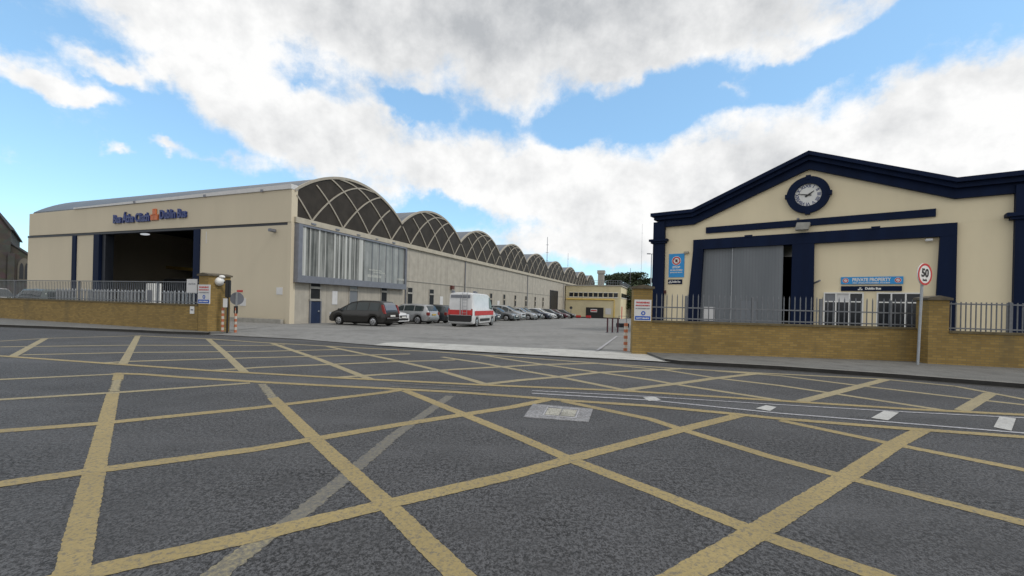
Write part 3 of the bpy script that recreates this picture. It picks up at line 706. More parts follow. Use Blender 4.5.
# small boards on the left railing and wall
fw = Frame(b.x, b.y, math.degrees(angL))
x, z = fw.front(190.6, 285.8, -.05); t = thing('fence_sign', 'small white board fixed to the railing beside the left pillar', 'sign', fw.w(x, 0, z-.3), angL)
MB().box(-.33, .33, -.0, .03, 0, .6).build('board', M['offwhite'], t); MB().text('CAUTION', .12, lambda u, v, d: (u, -.003+d, .38+v), width=.45, depth=.004).build('lettering', M['steel'], t)
x, z = fw.front(191.4, 310.5, -.05); t = thing('wall_notice', 'little white plate on the brick face below the fence sign', 'notice', fw.w(x, 0, z-.14), angL)
MB().box(-.13, .13, -.03, -.002, 0, .32).build('plate', M['white'], t); MB().box(-.08, .08, -.034, -.031, .14, .2).build('print', M['steel'], t)
x, z = fw.front(186, 300, .6)
x, z = fw.front(141, 290, 1.2); t = thing('white_cabinet', 'white cabinet standing behind the palisade in front of the dark doorway', 'cabinet', fw.w(x, 1.6, .05), angL)
MB().box(-.3, .3, 0, .4, 0, 2.15).build('body', M['white'], t, bevel=.02); MB().box(-.2, .2, -.01, -.002, 1.2, 1.8).build('vent', M['steel'], t)

# right side
aR = PRp + (wallR1-wallR0).normalized()*.62; bR = G(926.5, 361.8, zk)
wall_run(aR, bR, 1.17, .3, 'yellow brick boundary wall between the two right hand pillars')
railing(aR, bR, .15, 1.17, 2.0, 1.62, .17, 'grey spiked railing on the wall between the right hand pillars', M['dkrail'], r=.0125, posts=4)
P2 = G(927.5, 363.6, zk); ang2 = dirframe(G(927.5, 363.6, zk), G(1024, 368.2, zk))[0]
pillar('yellow brick pillar beside the speed limit sign', P2, ang2, .52, .6, 2.18)
a2 = P2 + Vector((math.cos(ang2), math.sin(ang2), 0))*.52; b2 = a2 + Vector((math.cos(ang2), math.sin(ang2), 0))*9
wall_run(a2, b2, 1.12, .3, 'yellow brick boundary wall running off past the right edge')
railing(a2, b2, .15, 1.12, 2.0, 1.94, .125, 'plain grey railing on the wall at the right edge', M['dkrail'], r=.012, posts=3, finial=False)

# ================================================================== RIGHT BUILDING
Rb = Frame(9.27, 28.3, math.degrees(math.atan2(-.613, .79)))
RF = lambda px, py, y=0.0: Rb.front(px, py, y)
rt = thing('clock_garage', 'cream gabled garage with navy trim, a clock and tall grey doors', 'garage', Rb.o, Rb.a)
P_ = lambda lst, y=0.0: [RF(px, py, y) for px, py in lst]
xl_ = RF(653, 300)[0]+.3; xr_ = 26
top = P_([(658, 215), (694.7, 211), (809.6, 153), (955, 181)]); 
zfl = top[0][1]; xpk = top[2][0]; zpk = top[2][1]; xs1 = top[1][0]; xs2 = top[3][0]; zf2 = top[3][1]
# wall with openings left: built from butting pieces
x_do0, z_do = RF(703.8, 249.4); x_do1 = RF(792.5, 246)[0]; x_pier1 = RF(814.4, 244)[0]; x_rp = RF(939.8, 237)[0]
x_so0, z_so = RF(694, 240.3); x_so1 = RF(957, 223)[0]
z_li0 = z_do; z_li1 = z_so
D = .35
up = [(xl_, z_li1), (xr_, z_li1), (xr_, zf2-.1), (xs2, zf2-.1), (xpk, zpk-.15), (xs1, zfl-.1), (xl_, zfl-.1)]
MB().prism(up, 0, D, 'y').build('upper_wall', M['cream_r'], rt)
MB().box(xl_, x_so0, 0, D, -.2, z_li1-.002).build('lower_wall', M['cream_r'], rt)
MB().box(x_so1, xr_, 0, D, -.2, z_li1-.002).build('lower_wall', M['cream_r'], rt)
rp = MB().box(x_pier1+.002, x_rp-.002, .12, D, -.2, z_li0-.002); rp.build('infill_wall', M['cream_r'], rt)
# side and back walls, roof
MB().box(xl_, xl_+.35, D+.002, 34, -1.5, zfl-.2).box(xr_-.35, xr_, D+.002, 34, -1.5, zf2-.2).box(xl_+.352, xr_-.352, 33.6, 34, -1.5, zfl-.2).build('side_wall', M['cream_r'], rt)
MB().add([(xl_-.1, .3, zfl-.25), (xs1, .3, zfl-.25), (xpk, .3, zpk-.4), (xs2, .3, zf2-.3), (xr_, .3, zf2-.3), (xl_-.1, 34, zfl-.25), (xs1, 34, zfl-.25), (xpk, 34, zpk-.4), (xs2, 34, zf2-.3), (xr_, 34, zf2-.3)], [(0, 1, 6, 5), (1, 2, 7, 6), (2, 3, 8, 7), (3, 4, 9, 8)]).build('roof', M['roof'], rt)
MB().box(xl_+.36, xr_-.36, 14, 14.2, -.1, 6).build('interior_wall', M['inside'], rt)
# navy surround: lintel, battered legs, pier
MB().box(x_so0, x_so1, -.16, D+.05, z_li0+.002, z_li1).build('lintel', M['navy'], rt)
kx = RF(764, 243)[0]
MB().box(RF(745, 243)[0], RF(747, 243)[0]+.3, -.2, -.162, z_li1-.05, z_li1+.07).box(RF(871, 230)[0], RF(880, 230)[0], -.2, -.162, z_li1-.05, z_li1+.07).build('lintel_block', M['navy'], rt)
xb0 = RF(688, 315)[0]; xb1 = RF(700.6, 315)[0]
MB().prism([(xb0-.15, -.2), (xb1-.12, -.2), (x_do0, z_li0), (x_so0, z_li0)], -.15, D, 'y').build('door_surround', M['navy'], rt)
MB().prism([(x_do1, -.2), (x_pier1+.05, -.2), (x_pier1, z_li0), (x_do1, z_li0)], -.15, D, 'y').build('door_surround', M['navy'], rt)
xq0 = RF(936, 295)[0]; xq1 = RF(953.9, 325)[0]
MB().prism([(xq0-.08, -.2), (x_so1+.02, -.2), (x_so1, z_li0), (x_rp, z_li0)], -.15, D, 'y').build('door_surround', M['navy'], rt)
# cornice: three stepped layers following the roofline
def offs(pts, d): return [(x, z+d) for x, z in pts]
tl = [(xl_-.2, zfl+.02), (xs1, zfl+.02+.0), (xpk, zpk-.04), (xs2, zf2+.02), (xr_+.2, zf2+.02)]
lowr = P_([(665.5, 226.8), (699, 222.6), (809, 172), (947.7, 200), (1015.6, 196.7)])
th = [zfl-lowr[0][1]+.05, zfl-lowr[1][1]+.05, zpk-lowr[2][1], zf2-lowr[3][1]+.05, zf2-lowr[4][1]]
tmean = max(.7, (th[0]+th[3])/2)
def band(o0, o1, ext, y0_, y1_, nm):
    a_ = [(tl[0][0]-ext, tl[0][1])] + tl[1:]
    A = [(x, z-o0) for x, z in a_]; B = [(x, z-o1) for x, z in a_]
    MB().prism(A + B[::-1], y0_, y1_, 'y').build(nm, M['navy'], rt)
band(0, .2, .18, -.62, .36, 'cornice_top'); band(.203, .42, .02, -.42, .35, 'cornice_mid'); band(.423, tmean*.98, -.2, -.2, .0-.002, 'cornice_band')
# left pilaster and caps
xpL0, xpL1 = RF(653.5, 280)[0], RF(664.6, 280)[0]
MB().box(xpL0, xpL1, -.25, .5, -.2, zfl-.5).build('pilaster', M['navy'], rt)
zc0 = RF(659, 242)[1]
MB().box(xpL0-.22, xpL1+.2, -.42, .6, zc0, zc0+.14).box(xpL0-.12, xpL1+.1, -.34, .55, zc0-.12, zc0-.002).build('pilaster_cap', M['navy'], rt)
xpR0 = RF(1012.5, 260)[0]
MB().box(xpR0, xpR0+1.2, -.3, .5, -.2, zf2-.5).build('pilaster', M['navy'], rt)
zc1 = RF(1010, 218)[1]
MB().box(xpR0-.28, xpR0+1.4, -.5, .6, zc1, zc1+.16).box(xpR0-.14, xpR0+1.3, -.4, .55, zc1-.12, zc1-.002).build('pilaster_cap', M['navy'], rt)
# long beam under the clock
bm0, bz1 = RF(706.4, 228); _, bz0 = RF(706.4, 233); bm1, bz3 = RF(935.8, 208.3)
bzt = (bz1+bz3)/2
MB().box(bm0, bm1, -.1, -.002, bzt-.36, bzt).build('string_band', M['navy'], rt)
# grey sliding doors
x_sp = RF(733, 280)[0]; x_de = RF(782.5, 280)[0]
def mat_boards():
    m, nt, p = nmat('grey_vertical_boards'); co = coord(nt); sx = N(nt, 'ShaderNodeSeparateXYZ'); nt.links.new(co, sx.inputs[0])
    a_ = N(nt, 'ShaderNodeMath', operation='MULTIPLY'); a_.inputs[1].default_value = 1/.16; nt.links.new(sx.outputs[0], a_.inputs[0])
    f_ = N(nt, 'ShaderNodeMath', operation='FRACT'); nt.links.new(a_.outputs[0], f_.inputs[0])
    l_ = N(nt, 'ShaderNodeMath', operation='LESS_THAN'); l_.inputs[1].default_value = .12; nt.links.new(f_.outputs[0], l_.inputs[0])
    c = mixc(nt, ramp(nt, noise(nt, co, 1.2, 5, mp=(1, 1, .15)), .3, .7), (.13, .145, .16), (.175, .19, .205))
    c = mixc(nt, l_.outputs[0], c, (.125, .135, .15)); nt.links.new(c, p.inputs['Base Color']); p.inputs['Roughness'].default_value = .6; return m
M['boards'] = mat_boards()
MB().box(xb1-.25, x_sp, .12, .2, 0, z_li0-.003).build('sliding_door', M['boards'], rt)
MB().box(x_sp-.09, x_sp-.052, .0, .119, 0, z_li0-.01).build('door_edge', M['galv'], rt)
d2 = MB().box(x_sp-.05, x_de, .03, .11, 0, z_li0-.003).build('sliding_door', M['boards'], rt)
wkx, wkz = RF(742, 315); 
MB().box(RF(741, 315)[0], RF(757, 315)[0], .0, .028, 0.05, 2.1).build('wicket_door', M['doorgrey'], d2)
MB().box(RF(707, 320)[0]-.2, RF(716, 320)[0]-.1, .05, .118, .9, 1.72).build('door_poster', M['offwhite'], rt)
# clock
ccx, ccz = RF(808.2, 195.4); rx = abs(RF(829.5, 195)[0]-RF(787, 195)[0])/2; rzz = (RF(808, 175.4)[1]-RF(808, 214.5)[1])/2; rc = (rx+rzz)/2
ck = MB().ring((ccx, ccz), rc*.60, rc*.97, -.22, -.002, 56).build('clock_surround', M['navy'], rt)
for k in range(4):
    an = k*PI/2; MB().box(ccx+math.cos(an)*rc*.93-.11, ccx+math.cos(an)*rc*.93+.11, -.24, -.01, ccz+math.sin(an)*rc*.93-.11, ccz+math.sin(an)*rc*.93+.11).build('keystone', M['navy'], rt)
MB().disc((ccx, ccz), rc*.597, -.10, -.004, 48).build('clock_face', M['white'], rt)
for k, s in enumerate(['XII', 'I', 'II', 'III', 'IIII', 'V', 'VI', 'VII', 'VIII', 'IX', 'X', 'XI']):
    an = -k*PI/6; r0 = rc*.475
    def fn(u, v, d, an=an): return (ccx + u*math.cos(an) - (v+r0)*math.sin(an), -.108+d, ccz + u*math.sin(an) + (v+r0)*math.cos(an))
    MB().text(s, rc*.22, fn, bold=.004, depth=.008).build('numeral', M['letter'], rt)
def hand(an, ln, w_, yy_, nm):
    c_, s_ = math.sin(an), math.cos(an)
    MB().prism([(ccx-c_*.15-s_*w_, ccz-s_*.15+c_*w_), (ccx-c_*.15+s_*w_, ccz-s_*.15-c_*w_), (ccx+c_*ln+s_*w_*.4, ccz+s_*ln-c_*w_*.4), (ccx+c_*ln-s_*w_*.4, ccz+s_*ln+c_*w_*.4)], yy_, yy_+.012, 'y').build(nm, M['black'], rt)
hand(R(54), rc*.32, .045, -.135, 'hour_hand'); hand(R(282), rc*.46, .03, -.155, 'minute_hand')
# floodlight, cameras, alarm
fx, fz = RF(802, 226.5, -.3)
MB().prism([(fx-.3, fz-.2), (fx+.3, fz-.2), (fx+.38, fz+.16), (fx-.22, fz+.2)], -.55, -.2, 'y').build('floodlight', M['concblock'], rt, bevel=.02)
MB().bar((fx, -.2, fz), (fx, 0, fz), .08).build('floodlight_arm', M['steel'], rt)
x, z = RF(930, 240, -.1); MB().box(x-.16, x+.10, -.16, -.02, z-.05, z+.06).build('camera', M['offwhite'], rt, bevel=.02)
x, z = RF(816, 283, -.1); MB().bar((x-.1, .12, z), (x+.18, -.25, z+.12), .07).build('bracket', M['steel'], rt)
x, z = RF(664.5, 292, -.1); MB().box(x-.08, x+.08, -.12, -.002, z-.1, z+.1).build('alarm_box', plain('brown_alarm_box', (.10, .035, .03)), rt)
x, z = RF(686.5, 252.5, -.1); MB().box(x-.15, x+.12, -.15, -.002, z-.06, z+.06).build('wall_light', M['rib'], rt)
x, z = RF(798, 219, -.1); MB().sphere((x, -.06, z), .07).build('bell', M['steel'], rt)
# windows
def rwin(px0, px1, py0a, py1a, cols, topmats):
    x0, z1 = RF(px0, py0a, .1); x1, _ = RF(px1, py0a, .1); z0 = RF((px0+px1)/2, py1a, .1)[1]; zt2 = z1-(z1-z0)*.26
    f = MB(); fw_ = .03
    xs = [x0+(x1-x0)*c_ for c_ in cols]
    for c_ in xs: f.box(c_-fw_, c_+fw_, .02, .118, z0, z1)
    for zz in (z0, zt2, z1): f.box(x0-fw_, x1+fw_, .015, .116, zz-fw_, zz+fw_)
    f.box(x0-.12, x1+.12, -.05, .117, z0-.14, z0-fw_-.002)
    w = f.build('window', M['white'], rt)
    for k in range(len(xs)-1):
        MB().box(xs[k]+fw_, xs[k+1]-fw_, .08, .117, z0+fw_, zt2-fw_).build('pane', M['glass'], w)
        MB().box(xs[k]+fw_, xs[k+1]-fw_, .08, .117, zt2+fw_, z1-fw_).build('pane', M[topmats[k]], w)
rwin(824.5, 863, 293, 326.3, (0, .31, .66, 1), ('glassgrey', 'offwhite', 'glass'))
rwin(877.5, 921, 293.2, 329.0, (0, .33, .66, 1), ('glass', 'glass', 'glass'))
# PRIVATE PROPERTY sign with its strip
def sign_board(px0, px1, py0, py1, mat, lbl, cat='sign', nm='wall_sign', y=.10):
    x0, z1 = RF(px0, py0, y); x1 = RF(px1, py0, y)[0]; z0 = RF(px0, py1, y)[1]
    t = thing(nm, lbl, cat, Rb.w((x0+x1)/2, y, z0), Rb.a); MB().box(-(x1-x0)/2, (x1-x0)/2, -.04, -.002, 0, z1-z0).build('board', mat, t); return t, x1-x0, z1-z0
def castle3(t, x, z, s, y, mat):
    m = MB()
    for (a_, b_) in ((-.5, 0), (.5, 0), (0, .75)):
        m.box(x+(a_-.38)*s, x+(a_+.38)*s, y, y+.005, z+b_*s, z+(b_+.42)*s)
        for q in (-.3, 0, .3): m.box(x+(a_+q-.08)*s, x+(a_+q+.08)*s, y, y+.005, z+(b_+.421)*s, z+(b_+.62)*s)
    m.build('castle_emblem', mat, t)
yy_ = .118
t, w_, h_ = sign_board(841, 903.3, 277.2, 284.3, M['blue'], 'long light blue PRIVATE PROPERTY sign above the office windows')
MB().text('PRIVATE PROPERTY', h_*.62, lambda u, v, d: (u, -.046+d, h_*.58+v), width=w_*.62, depth=.01, bold=.008).build('lettering', M['white'], t)
MB().text('NO UNAUTHORISED ACCESS', h_*.2, lambda u, v, d: (u, -.046+d, h_*.16+v), width=w_*.6, depth=.01, bold=.003).build('lettering', M['white'], t)
for sx_ in (-1, 1):
    MB().disc((sx_*w_*.42, h_*.5), h_*.34, -.047, -.041, 24).build('roundel', M['white'], t)
    MB().ring((sx_*w_*.42, h_*.5), h_*.20, h_*.30, -.053, -.048, 24).build('roundel_ring', M['red'], t)
    MB().bar((sx_*w_*.42-h_*.17, -.05, h_*.33), (sx_*w_*.42+h_*.17, -.05, h_*.67), h_*.08, .01).build('roundel_bar', M['red'], t)
t, w_, h_ = sign_board(841, 902, 286.2, 291.0, M['navy'], 'navy strip sign reading Dublin Bus under the light blue sign')
castle3(t, -w_*.17, h_*.18, h_*.42, -.047, M['white'])
MB().text('Dublin Bus', h_*.62, lambda u, v, d: (u+w_*.04, -.046+d, h_*.5+v), width=w_*.26, depth=.01, bold=.008).build('lettering', M['white'], t)
t, w_, h_ = sign_board(669.3, 684.6, 254.2, 277.4, M['blue'], 'tall light blue no entry notice left of the grey doors', y=-.002)
MB().disc((0, h_*.70), w_*.30, -.048, -.041, 28).build('roundel', M['white'], t)
MB().ring((0, h_*.70), w_*.19, w_*.27, -.055, -.049, 28).build('roundel_ring', M['red'], t)
MB().bar((-w_*.14, -.052, h_*.70+w_*.14), (w_*.14, -.052, h_*.70-w_*.14), w_*.07, .01).build('roundel_bar', M['red'], t)
MB().box(-w_*.07, w_*.07, -.049, -.0485, h_*.64, h_*.76).build('pictogram', M['black'], t)
MB().text('STOP', h_*.11, lambda u, v, d: (u, -.046+d, h_*.42+v), width=w_*.5, depth=.01, bold=.008).build('lettering', M['white'], t)
MB().text('NO UNAUTHORISED', h_*.08, lambda u, v, d: (u, -.046+d, h_*.30+v), width=w_*.8, depth=.01, bold=.005).build('lettering', M['white'], t)
MB().text('ENTRY BEYOND THIS POINT', h_*.06, lambda u, v, d: (u, -.046+d, h_*.2+v), width=w_*.8, depth=.01, bold=.003).build('lettering', M['white'], t)
t, w_, h_ = sign_board(668.3, 682.3, 279.6, 284.2, M['navy'], 'short navy Dublin Bus plate under the tall blue notice', y=-.002)
castle3(t, -w_*.34, h_*.2, h_*.4, -.047, M['white'])
MB().text('Dublin Bus', h_*.6, lambda u, v, d: (u+w_*.08, -.046+d, h_*.5+v), width=w_*.6, depth=.01, bold=.006).build('lettering', M['white'], t)

# ================================================================== SPEED SIGN
sp_ = G(918.9, 364.8, zk); 
hz = at(923, 263, sp_.y).z
t = thing('speed_limit_sign', 'round 50 speed limit sign on a grey pole on the pavement', 'road sign', (sp_.x, sp_.y, zk), 0)
t.rotation_euler = (0, R(2.6), R(19))
MB().tube([(0, .03, 0), (0, .03, hz-zk-.05)], .035, 12).build('pole', M['galv'], t, smooth=True)
cz = hz-zk-.33
MB().disc((0, cz), .33, -.03, -.005, 40).build('plate', M['white'], t)
MB().ring((0, cz), .265, .325, -.036, -.031, 40).build('red_ring', M['red'], t)
MB().text('50', .33, lambda u, v, d: (u, -.034+d, cz+.03+v), depth=.006, bold=.012, width=.33).build('lettering', M['black'], t)
MB().text('km/h', .09, lambda u, v, d: (u, -.034+d, cz-.17+v), depth=.006, bold=.003, width=.18).build('lettering', M['black'], t)
MB().box(-.05, .05, -.005, .07, cz-.15, cz-.11).box(-.05, .05, -.005, .07, cz+.11, cz+.15).build('bracket', M['steel'], t)

# ================================================================== GATE FURNITURE
def striped(p, lbl, h=1.1, r=.055, z=.1):
    t = thing('striped_post', lbl, 'bollard', (p.x, p.y, z), 0, 'striped guard posts at the gateway'); n = 9
    o_ = MB(); w__ = MB()
    for k in range(n):
        (o_ if k % 2 == 0 else w__).tube([(0, 0, h*k/n), (0, 0, h*(k+1)/n-.001)], r, 12)
    o_.build('orange_bands', M['guard'], t, smooth=True); w__.build('white_bands', M['guardw'], t, smooth=True); return t
g1 = G(224.7, 332.6, .05); g2 = G(235.3, 332.2, .05); g3 = G(625.3, 350.8, .03)
striped(g1+Vector((-.1, 0, 0)), 'orange and white striped post against the left gate pillar', z=.03); striped(g2, 'orange and white striped post under the dark round sign', z=.03)
striped(g3, 'orange and white striped post beside the right gate pillar', 1.0, .07, z=.02)
t = thing('gate_signal', 'slim black signal box on a dark post beside the left gate pillar', 'signal', (g1.x+.1, g1.y, .03), 0)
MB().tube([(0, 0, 0), (0, 0, 2.2)], .035, 10).build('post', M['black'], t, smooth=True); hd = MB().box(-.09, .09, -.08, .08, 1.55, 2.3).build('signal_head', M['black'], t, bevel=.02)
MB().box(-.14, .04, -.1, -.082, 1.12, 1.5).build('plate', M['offwhite'], t)
gz = at(219.5, 281.5, PLp.y+.2)
t = thing('dome_camera', 'white dome camera on the corner of the left gate pillar', 'camera', gz, 0)
MB().sphere((0, 0, 0), .19, seg=20, rings=12).build('dome', M['white'], t, smooth=True); MB().sphere((.1, 0, .2), .11, 1.2, 1, .7).build('hood', M['white'], t, smooth=True); MB().bar((.02, 0, .0), (.42, .1, -.05), .07).build('arm', M['black'], t)
dz = at(234, 298.5, g2.y)
t = thing('round_sign', 'dark round sign facing away on the second striped post', 'road sign', (g2.x, g2.y, dz.z-.3), R(12))
MB().disc((0, .3), .28, .08, .1, 32).build('plate', M['steel'], t); MB().box(-.04, .04, .04, .078, -.05, .58).build('channel', M['galv'], t); MB().box(-.07, .07, -.05, .05, -.36, -.03).build('clamp', M['black'], t, bevel=.01)
t = thing('red_barrier', 'striped guard placeholder', 'x') if False else None
# yard posts
for i, (px, lbl) in enumerate([(607.3, 'dark red yard post furthest left of the three slim posts'), (612.3, 'dark red yard post in the middle of the three slim posts'), (617.6, 'dark red yard post furthest right of the three slim posts')]):
    p = G(px, 332.6, .05); t = thing('yard_post', lbl, 'bollard', (p.x, p.y, .05), 0, 'three slim posts in the yard')
    MB().tube([(0, 0, 0), (0, 0, .86)], .045, 10).build('shaft', plain('dull_red_post', (.06, .015, .022), .6), t, smooth=True); MB().disc((0, 0), .11, 0, .02, 16, 'z').build('base_plate', M['steel'], t)
p = G(622.5, 329, .05); t = thing('yard_trolley', 'small grey frame trolley standing behind the right gate pillar', 'trolley', (p.x, p.y, .05), .3)
MB().tube([(-.3, 0, .1), (-.3, 0, .9), (.3, 0, .9), (.3, 0, .1)], .025, 6).build('frame', M['steel'], t); MB().box(-.35, .35, -.3, .3, .12, .4).build('tray', M['navydark'], t, bevel=.02)
for i, (px, lbl) in enumerate([(578.5, 'red plastic barrier left of the dark gate at the yard end'), (588.5, 'red plastic barrier in front of the dark gate at the yard end')]):
    k_, m_ = ray(px, 317); Y = 86; zz = yard_z(Y); p = Vector((k_*Y, Y, zz))
    t = thing('plastic_barrier', lbl, 'barrier', p, L.a, 'red barriers at the yard end')
    MB().prism([(-.5, .12), (.5, .12), (.46, .55), (-.46, .55)], -.12, .12, 'y').build('body', M['red'], t, bevel=.03); MB().box(-.4, .4, -.25, .25, 0, .117).build('foot', M['black'], t)
k_, m_ = ray(571, 308); Y = 84; zz = yard_z(Y); t = thing('round_marker', 'black round marker board on a post above the furthest parked cars', 'sign', (k_*Y, Y, zz), 0)
MB().tube([(0, 0, 0), (0, 0, 2.0)], .05).build('post', M['steel'], t); MB().disc((0, 1.95), .28, -.03, .03, 20).build('plate', M['black'], t)

# manhole cover
mq = [(523.5, 417.5), (533, 404.3), (593, 409.3), (588.5, 422.5)]
Q = [G(x, y) for x, y in mq]; c = sum(Q, Vector())/4
t = thing('manhole_cover', 'pale rectangular manhole surround with worn metal cover in the road', 'manhole cover', (c.x, c.y, 0))
mps = mat_asphalt('pale_manhole_concrete', (.16, .16, .165), (.25, .25, .26), .45, .7)
MB().prism([((q-c).x, (q-c).y) for q in Q], -.02, .010, 'z').build('surround', mps, t)
def inq(u, v): return (Q[0].lerp(Q[3], u)).lerp(Q[1].lerp(Q[2], u), v) - c
def quad(u0, u1, v0, v1): return [(inq(u, v).x, inq(u, v).y) for u, v in ((u0, v0), (u1, v0), (u1, v1), (u0, v1))]
lid = MB().prism(quad(.30, .52, .25, .75), .0105, .016, 'z').prism(quad(.54, .76, .25, .75), .0105, .016, 'z')
lid.build('lid', mat_asphalt('worn_iron_lid', (.22, .215, .19), (.38, .37, .32), .5, .7), t)
fr2 = MB().prism(quad(.27, .29, .18, .82), .0105, .018, 'z').prism(quad(.78, .80, .18, .82), .0105, .018, 'z').prism(quad(.29, .78, .80, .84), .0105, .018, 'z').prism(quad(.29, .78, .16, .20), .0105, .018, 'z')
fr2.build('frame', M['wfade'], t)

# ================================================================== VEHICLES
KIND = {
 'mpv': dict(L=4.66, W=.93, top=[(-2.33, .62), (-2.30, .95), (-2.05, 1.50), (-1.85, 1.66), (-1.2, 1.71), (-.1, 1.71), (.45, 1.62), (1.55, 1.08), (2.1, .88), (2.3, .66), (2.33, .45)],
             belt=.98, wheels=(-1.42, 1.40), wins=[(-1.82, -1.05), (-.98, -.05), (.02, .78), (.84, 1.42)], ws=(.50, 1.50), rw=(-2.24, -1.96)),
 'hatch': dict(L=4.05, W=.86, top=[(-2.02, .6), (-1.98, .92), (-1.72, 1.33), (-1.5, 1.44), (-.6, 1.49), (.1, 1.46), (.95, .98), (1.7, .82), (1.97, .64), (2.02, .4)],
             belt=.90, wheels=(-1.28, 1.27), wins=[(-1.45, -.72), (-.66, .10), (.15, .72)], ws=(.16, .90), rw=(-1.94, -1.66)),
 'estate': dict(L=4.6, W=.89, top=[(-2.3, .6), (-2.26, .93), (-2.0, 1.34), (-1.8, 1.46), (-.8, 1.52), (.1, 1.48), (1.0, .99), (1.9, .82), (2.25, .64), (2.3, .4)],
             belt=.93, wheels=(-1.38, 1.36), wins=[(-1.85, -1.1), (-1.04, -.2), (-.13, .72)], ws=(.18, .95), rw=(-2.22, -1.94)),
 'saloon': dict(L=4.5, W=.88, top=[(-2.25, .6), (-2.2, .92), (-1.7, .99), (-1.0, 1.38), (-.5, 1.43), (.1, 1.41), (1.0, .96), (1.9, .80), (2.2, .62), (2.25, .4)],
             belt=.90, wheels=(-1.35, 1.36), wins=[(-1.2, -.55), (-.48, .25), (.3, .75)], ws=(.18, .95), rw=(-1.62, -1.02)),
 'suv': dict(L=4.5, W=.92, top=[(-2.25, .65), (-2.2, 1.05), (-2.0, 1.6), (-1.8, 1.73), (-.8, 1.78), (.0, 1.75), (.85, 1.15), (1.8, 1.02), (2.2, .8), (2.25, .5)],
             belt=1.08, wheels=(-1.33, 1.35), wins=[(-1.8, -1.05), (-1.0, -.2), (-.12, .65)], ws=(.08, .80), rw=(-2.16, -1.97)),
 'van': dict(L=5.4, W=.98, top=[(-2.70, .7), (-2.69, 2.2), (-2.62, 2.46), (-2.4, 2.52), (.7, 2.50), (1.15, 2.35), (2.0, 1.28), (2.5, 1.05), (2.66, .8), (2.7, .5)],
             belt=1.25, wheels=(-1.75, 1.75), wins=[(.95, 1.75)], ws=(1.2, 1.95), rw=None),
}
def make_car(kind, paint, label, cat='car', group='cars parked along the garage wall', hs=1.0):
    K = KIND[kind]; Lh = K['L']/2; Wd = K['W']
    t = thing('parked_van' if kind == 'van' else 'parked_car', label, cat, group=group)
    rw_ = .31 if kind not in ('van', 'suv') else .34; ra = rw_+.07; z0 = .24
    topf = lambda x: lerp_tab(K['top'], x)*hs
    def wid(x):
        e = max(0, abs(x)-(Lh-.55))/.55; return Wd*(1-(.05 if kind == 'van' and x < 0 else .17)*e*e)
    def geo(x):
        tp = topf(x); sh = min(K['belt']*hs, tp-.05); w = wid(x); tt = min(1, max(0, (tp-sh-.05)/.45))
        gk = .90 if kind == 'van' else .76
        gw = w*(.90+(gk-.90)*tt) if kind != 'van' else w*(.92-.02*tt)
        return tp, sh, w, gw, tt
    xs = set([-Lh, Lh]); x = -Lh
    while x < Lh: xs.add(round(x, 3)); x += .075
    for px_, _ in K['top']: xs.add(px_)
    xs = sorted(xs); secs = []
    for x in xs:
        tp, sh, w, gw, tt = geo(x); zb = z0 + (.1 if abs(x) > Lh-.15 else 0)
        for wx in K['wheels']:
            d = abs(x-wx)
            if d < ra: zb = max(zb, rw_+math.sqrt(ra*ra-d*d)-.02)
        zb = min(zb, sh-.12); ed = .09*(1 if tt > .5 else .4)
        half = [(0, zb), (w*.93, zb), (w*.985, zb+.05), (w, max(zb+.08, .58)), (w*.985, sh-.05 if sh-.05 > zb+.1 else zb+.1), (w*.955, sh), (gw, max(sh+.005, tp-ed)), (gw*.88, max(sh+.006, tp-.025)), (gw*.5, tp-.005 if tp-.005 > sh else sh+.007), (0, tp)]
        secs.append([(x, y, z) for y, z in half] + [(x, -y, z) for y, z in half[-2:0:-1]])
    n = len(secs[0]); mb = MB(); vs = [v for s_ in secs for v in s_]; fs = []
    for i in range(len(secs)-1):
        for k in range(n): fs.append((i*n+k, i*n+(k+1) % n, (i+1)*n+(k+1) % n, (i+1)*n+k))
    fs += [tuple(range(n)), tuple(range((len(secs)-1)*n, len(secs)*n))[::-1]]
    mb.add(vs, fs); mb.build('body', CP[paint], t, smooth=True)
    MB().box(-Lh+.4, Lh-.4, -Wd*.7, Wd*.7, .18, .55).build('underbody', M['black'], t)
    # side glass
    for s in (-1, 1):
        for (a, b) in K['wins']:
            g = MB(); m_ = 8; row = []
            for i in range(m_+1):
                x = a+(b-a)*i/m_; tp, sh, w, gw, tt = geo(x); zl, zh = sh, tp-.09
                if zh-zl < .05: zh = zl+.05
                yl_, yh_ = w*.955, gw
                f0, f1 = .10, .93; 
                row.append(((x, s*(yl_+(yh_-yl_)*f0+.012), zl+(zh-zl)*f0), (x, s*(yl_+(yh_-yl_)*f1+.012), zl+(zh-zl)*f1)))
            g.add([q for r_ in row for q in r_], [(2*i, 2*i+2, 2*i+3, 2*i+1) for i in range(m_)]); g.build('side_window', M['carglass'], t, smooth=True)
    def cap(xa, xb, nm, fr_=.9, mat=None):
        g = MB(); m_ = 5; r_ = [-1, -.6, 0, .6, 1]; vs = []
        for i in range(m_+1):
            x = xa+(xb-xa)*i/m_; tp, sh, w, gw, tt = geo(x)
            for f in r_: vs.append((x+(.012 if xb > 0 else -.012), f*gw*.88*fr_/.9, tp+.012-(.025 if abs(f) == 1 else .004 if abs(f) > .1 else 0)))
        g.add(vs, [(i*5+k, i*5+k+1, (i+1)*5+k+1, (i+1)*5+k) for i in range(m_) for k in range(4)]); g.build(nm, mat or M['carglass'], t, smooth=True)
    cap(K['ws'][0], K['ws'][1], 'windscreen')
    if K['rw']: cap(K['rw'][0], K['rw'][1], 'rear_window', mat=M['glassgrey'] if kind == 'mpv' else None)  # people carrier's paler grey glass paints a bright reflection into the rear window
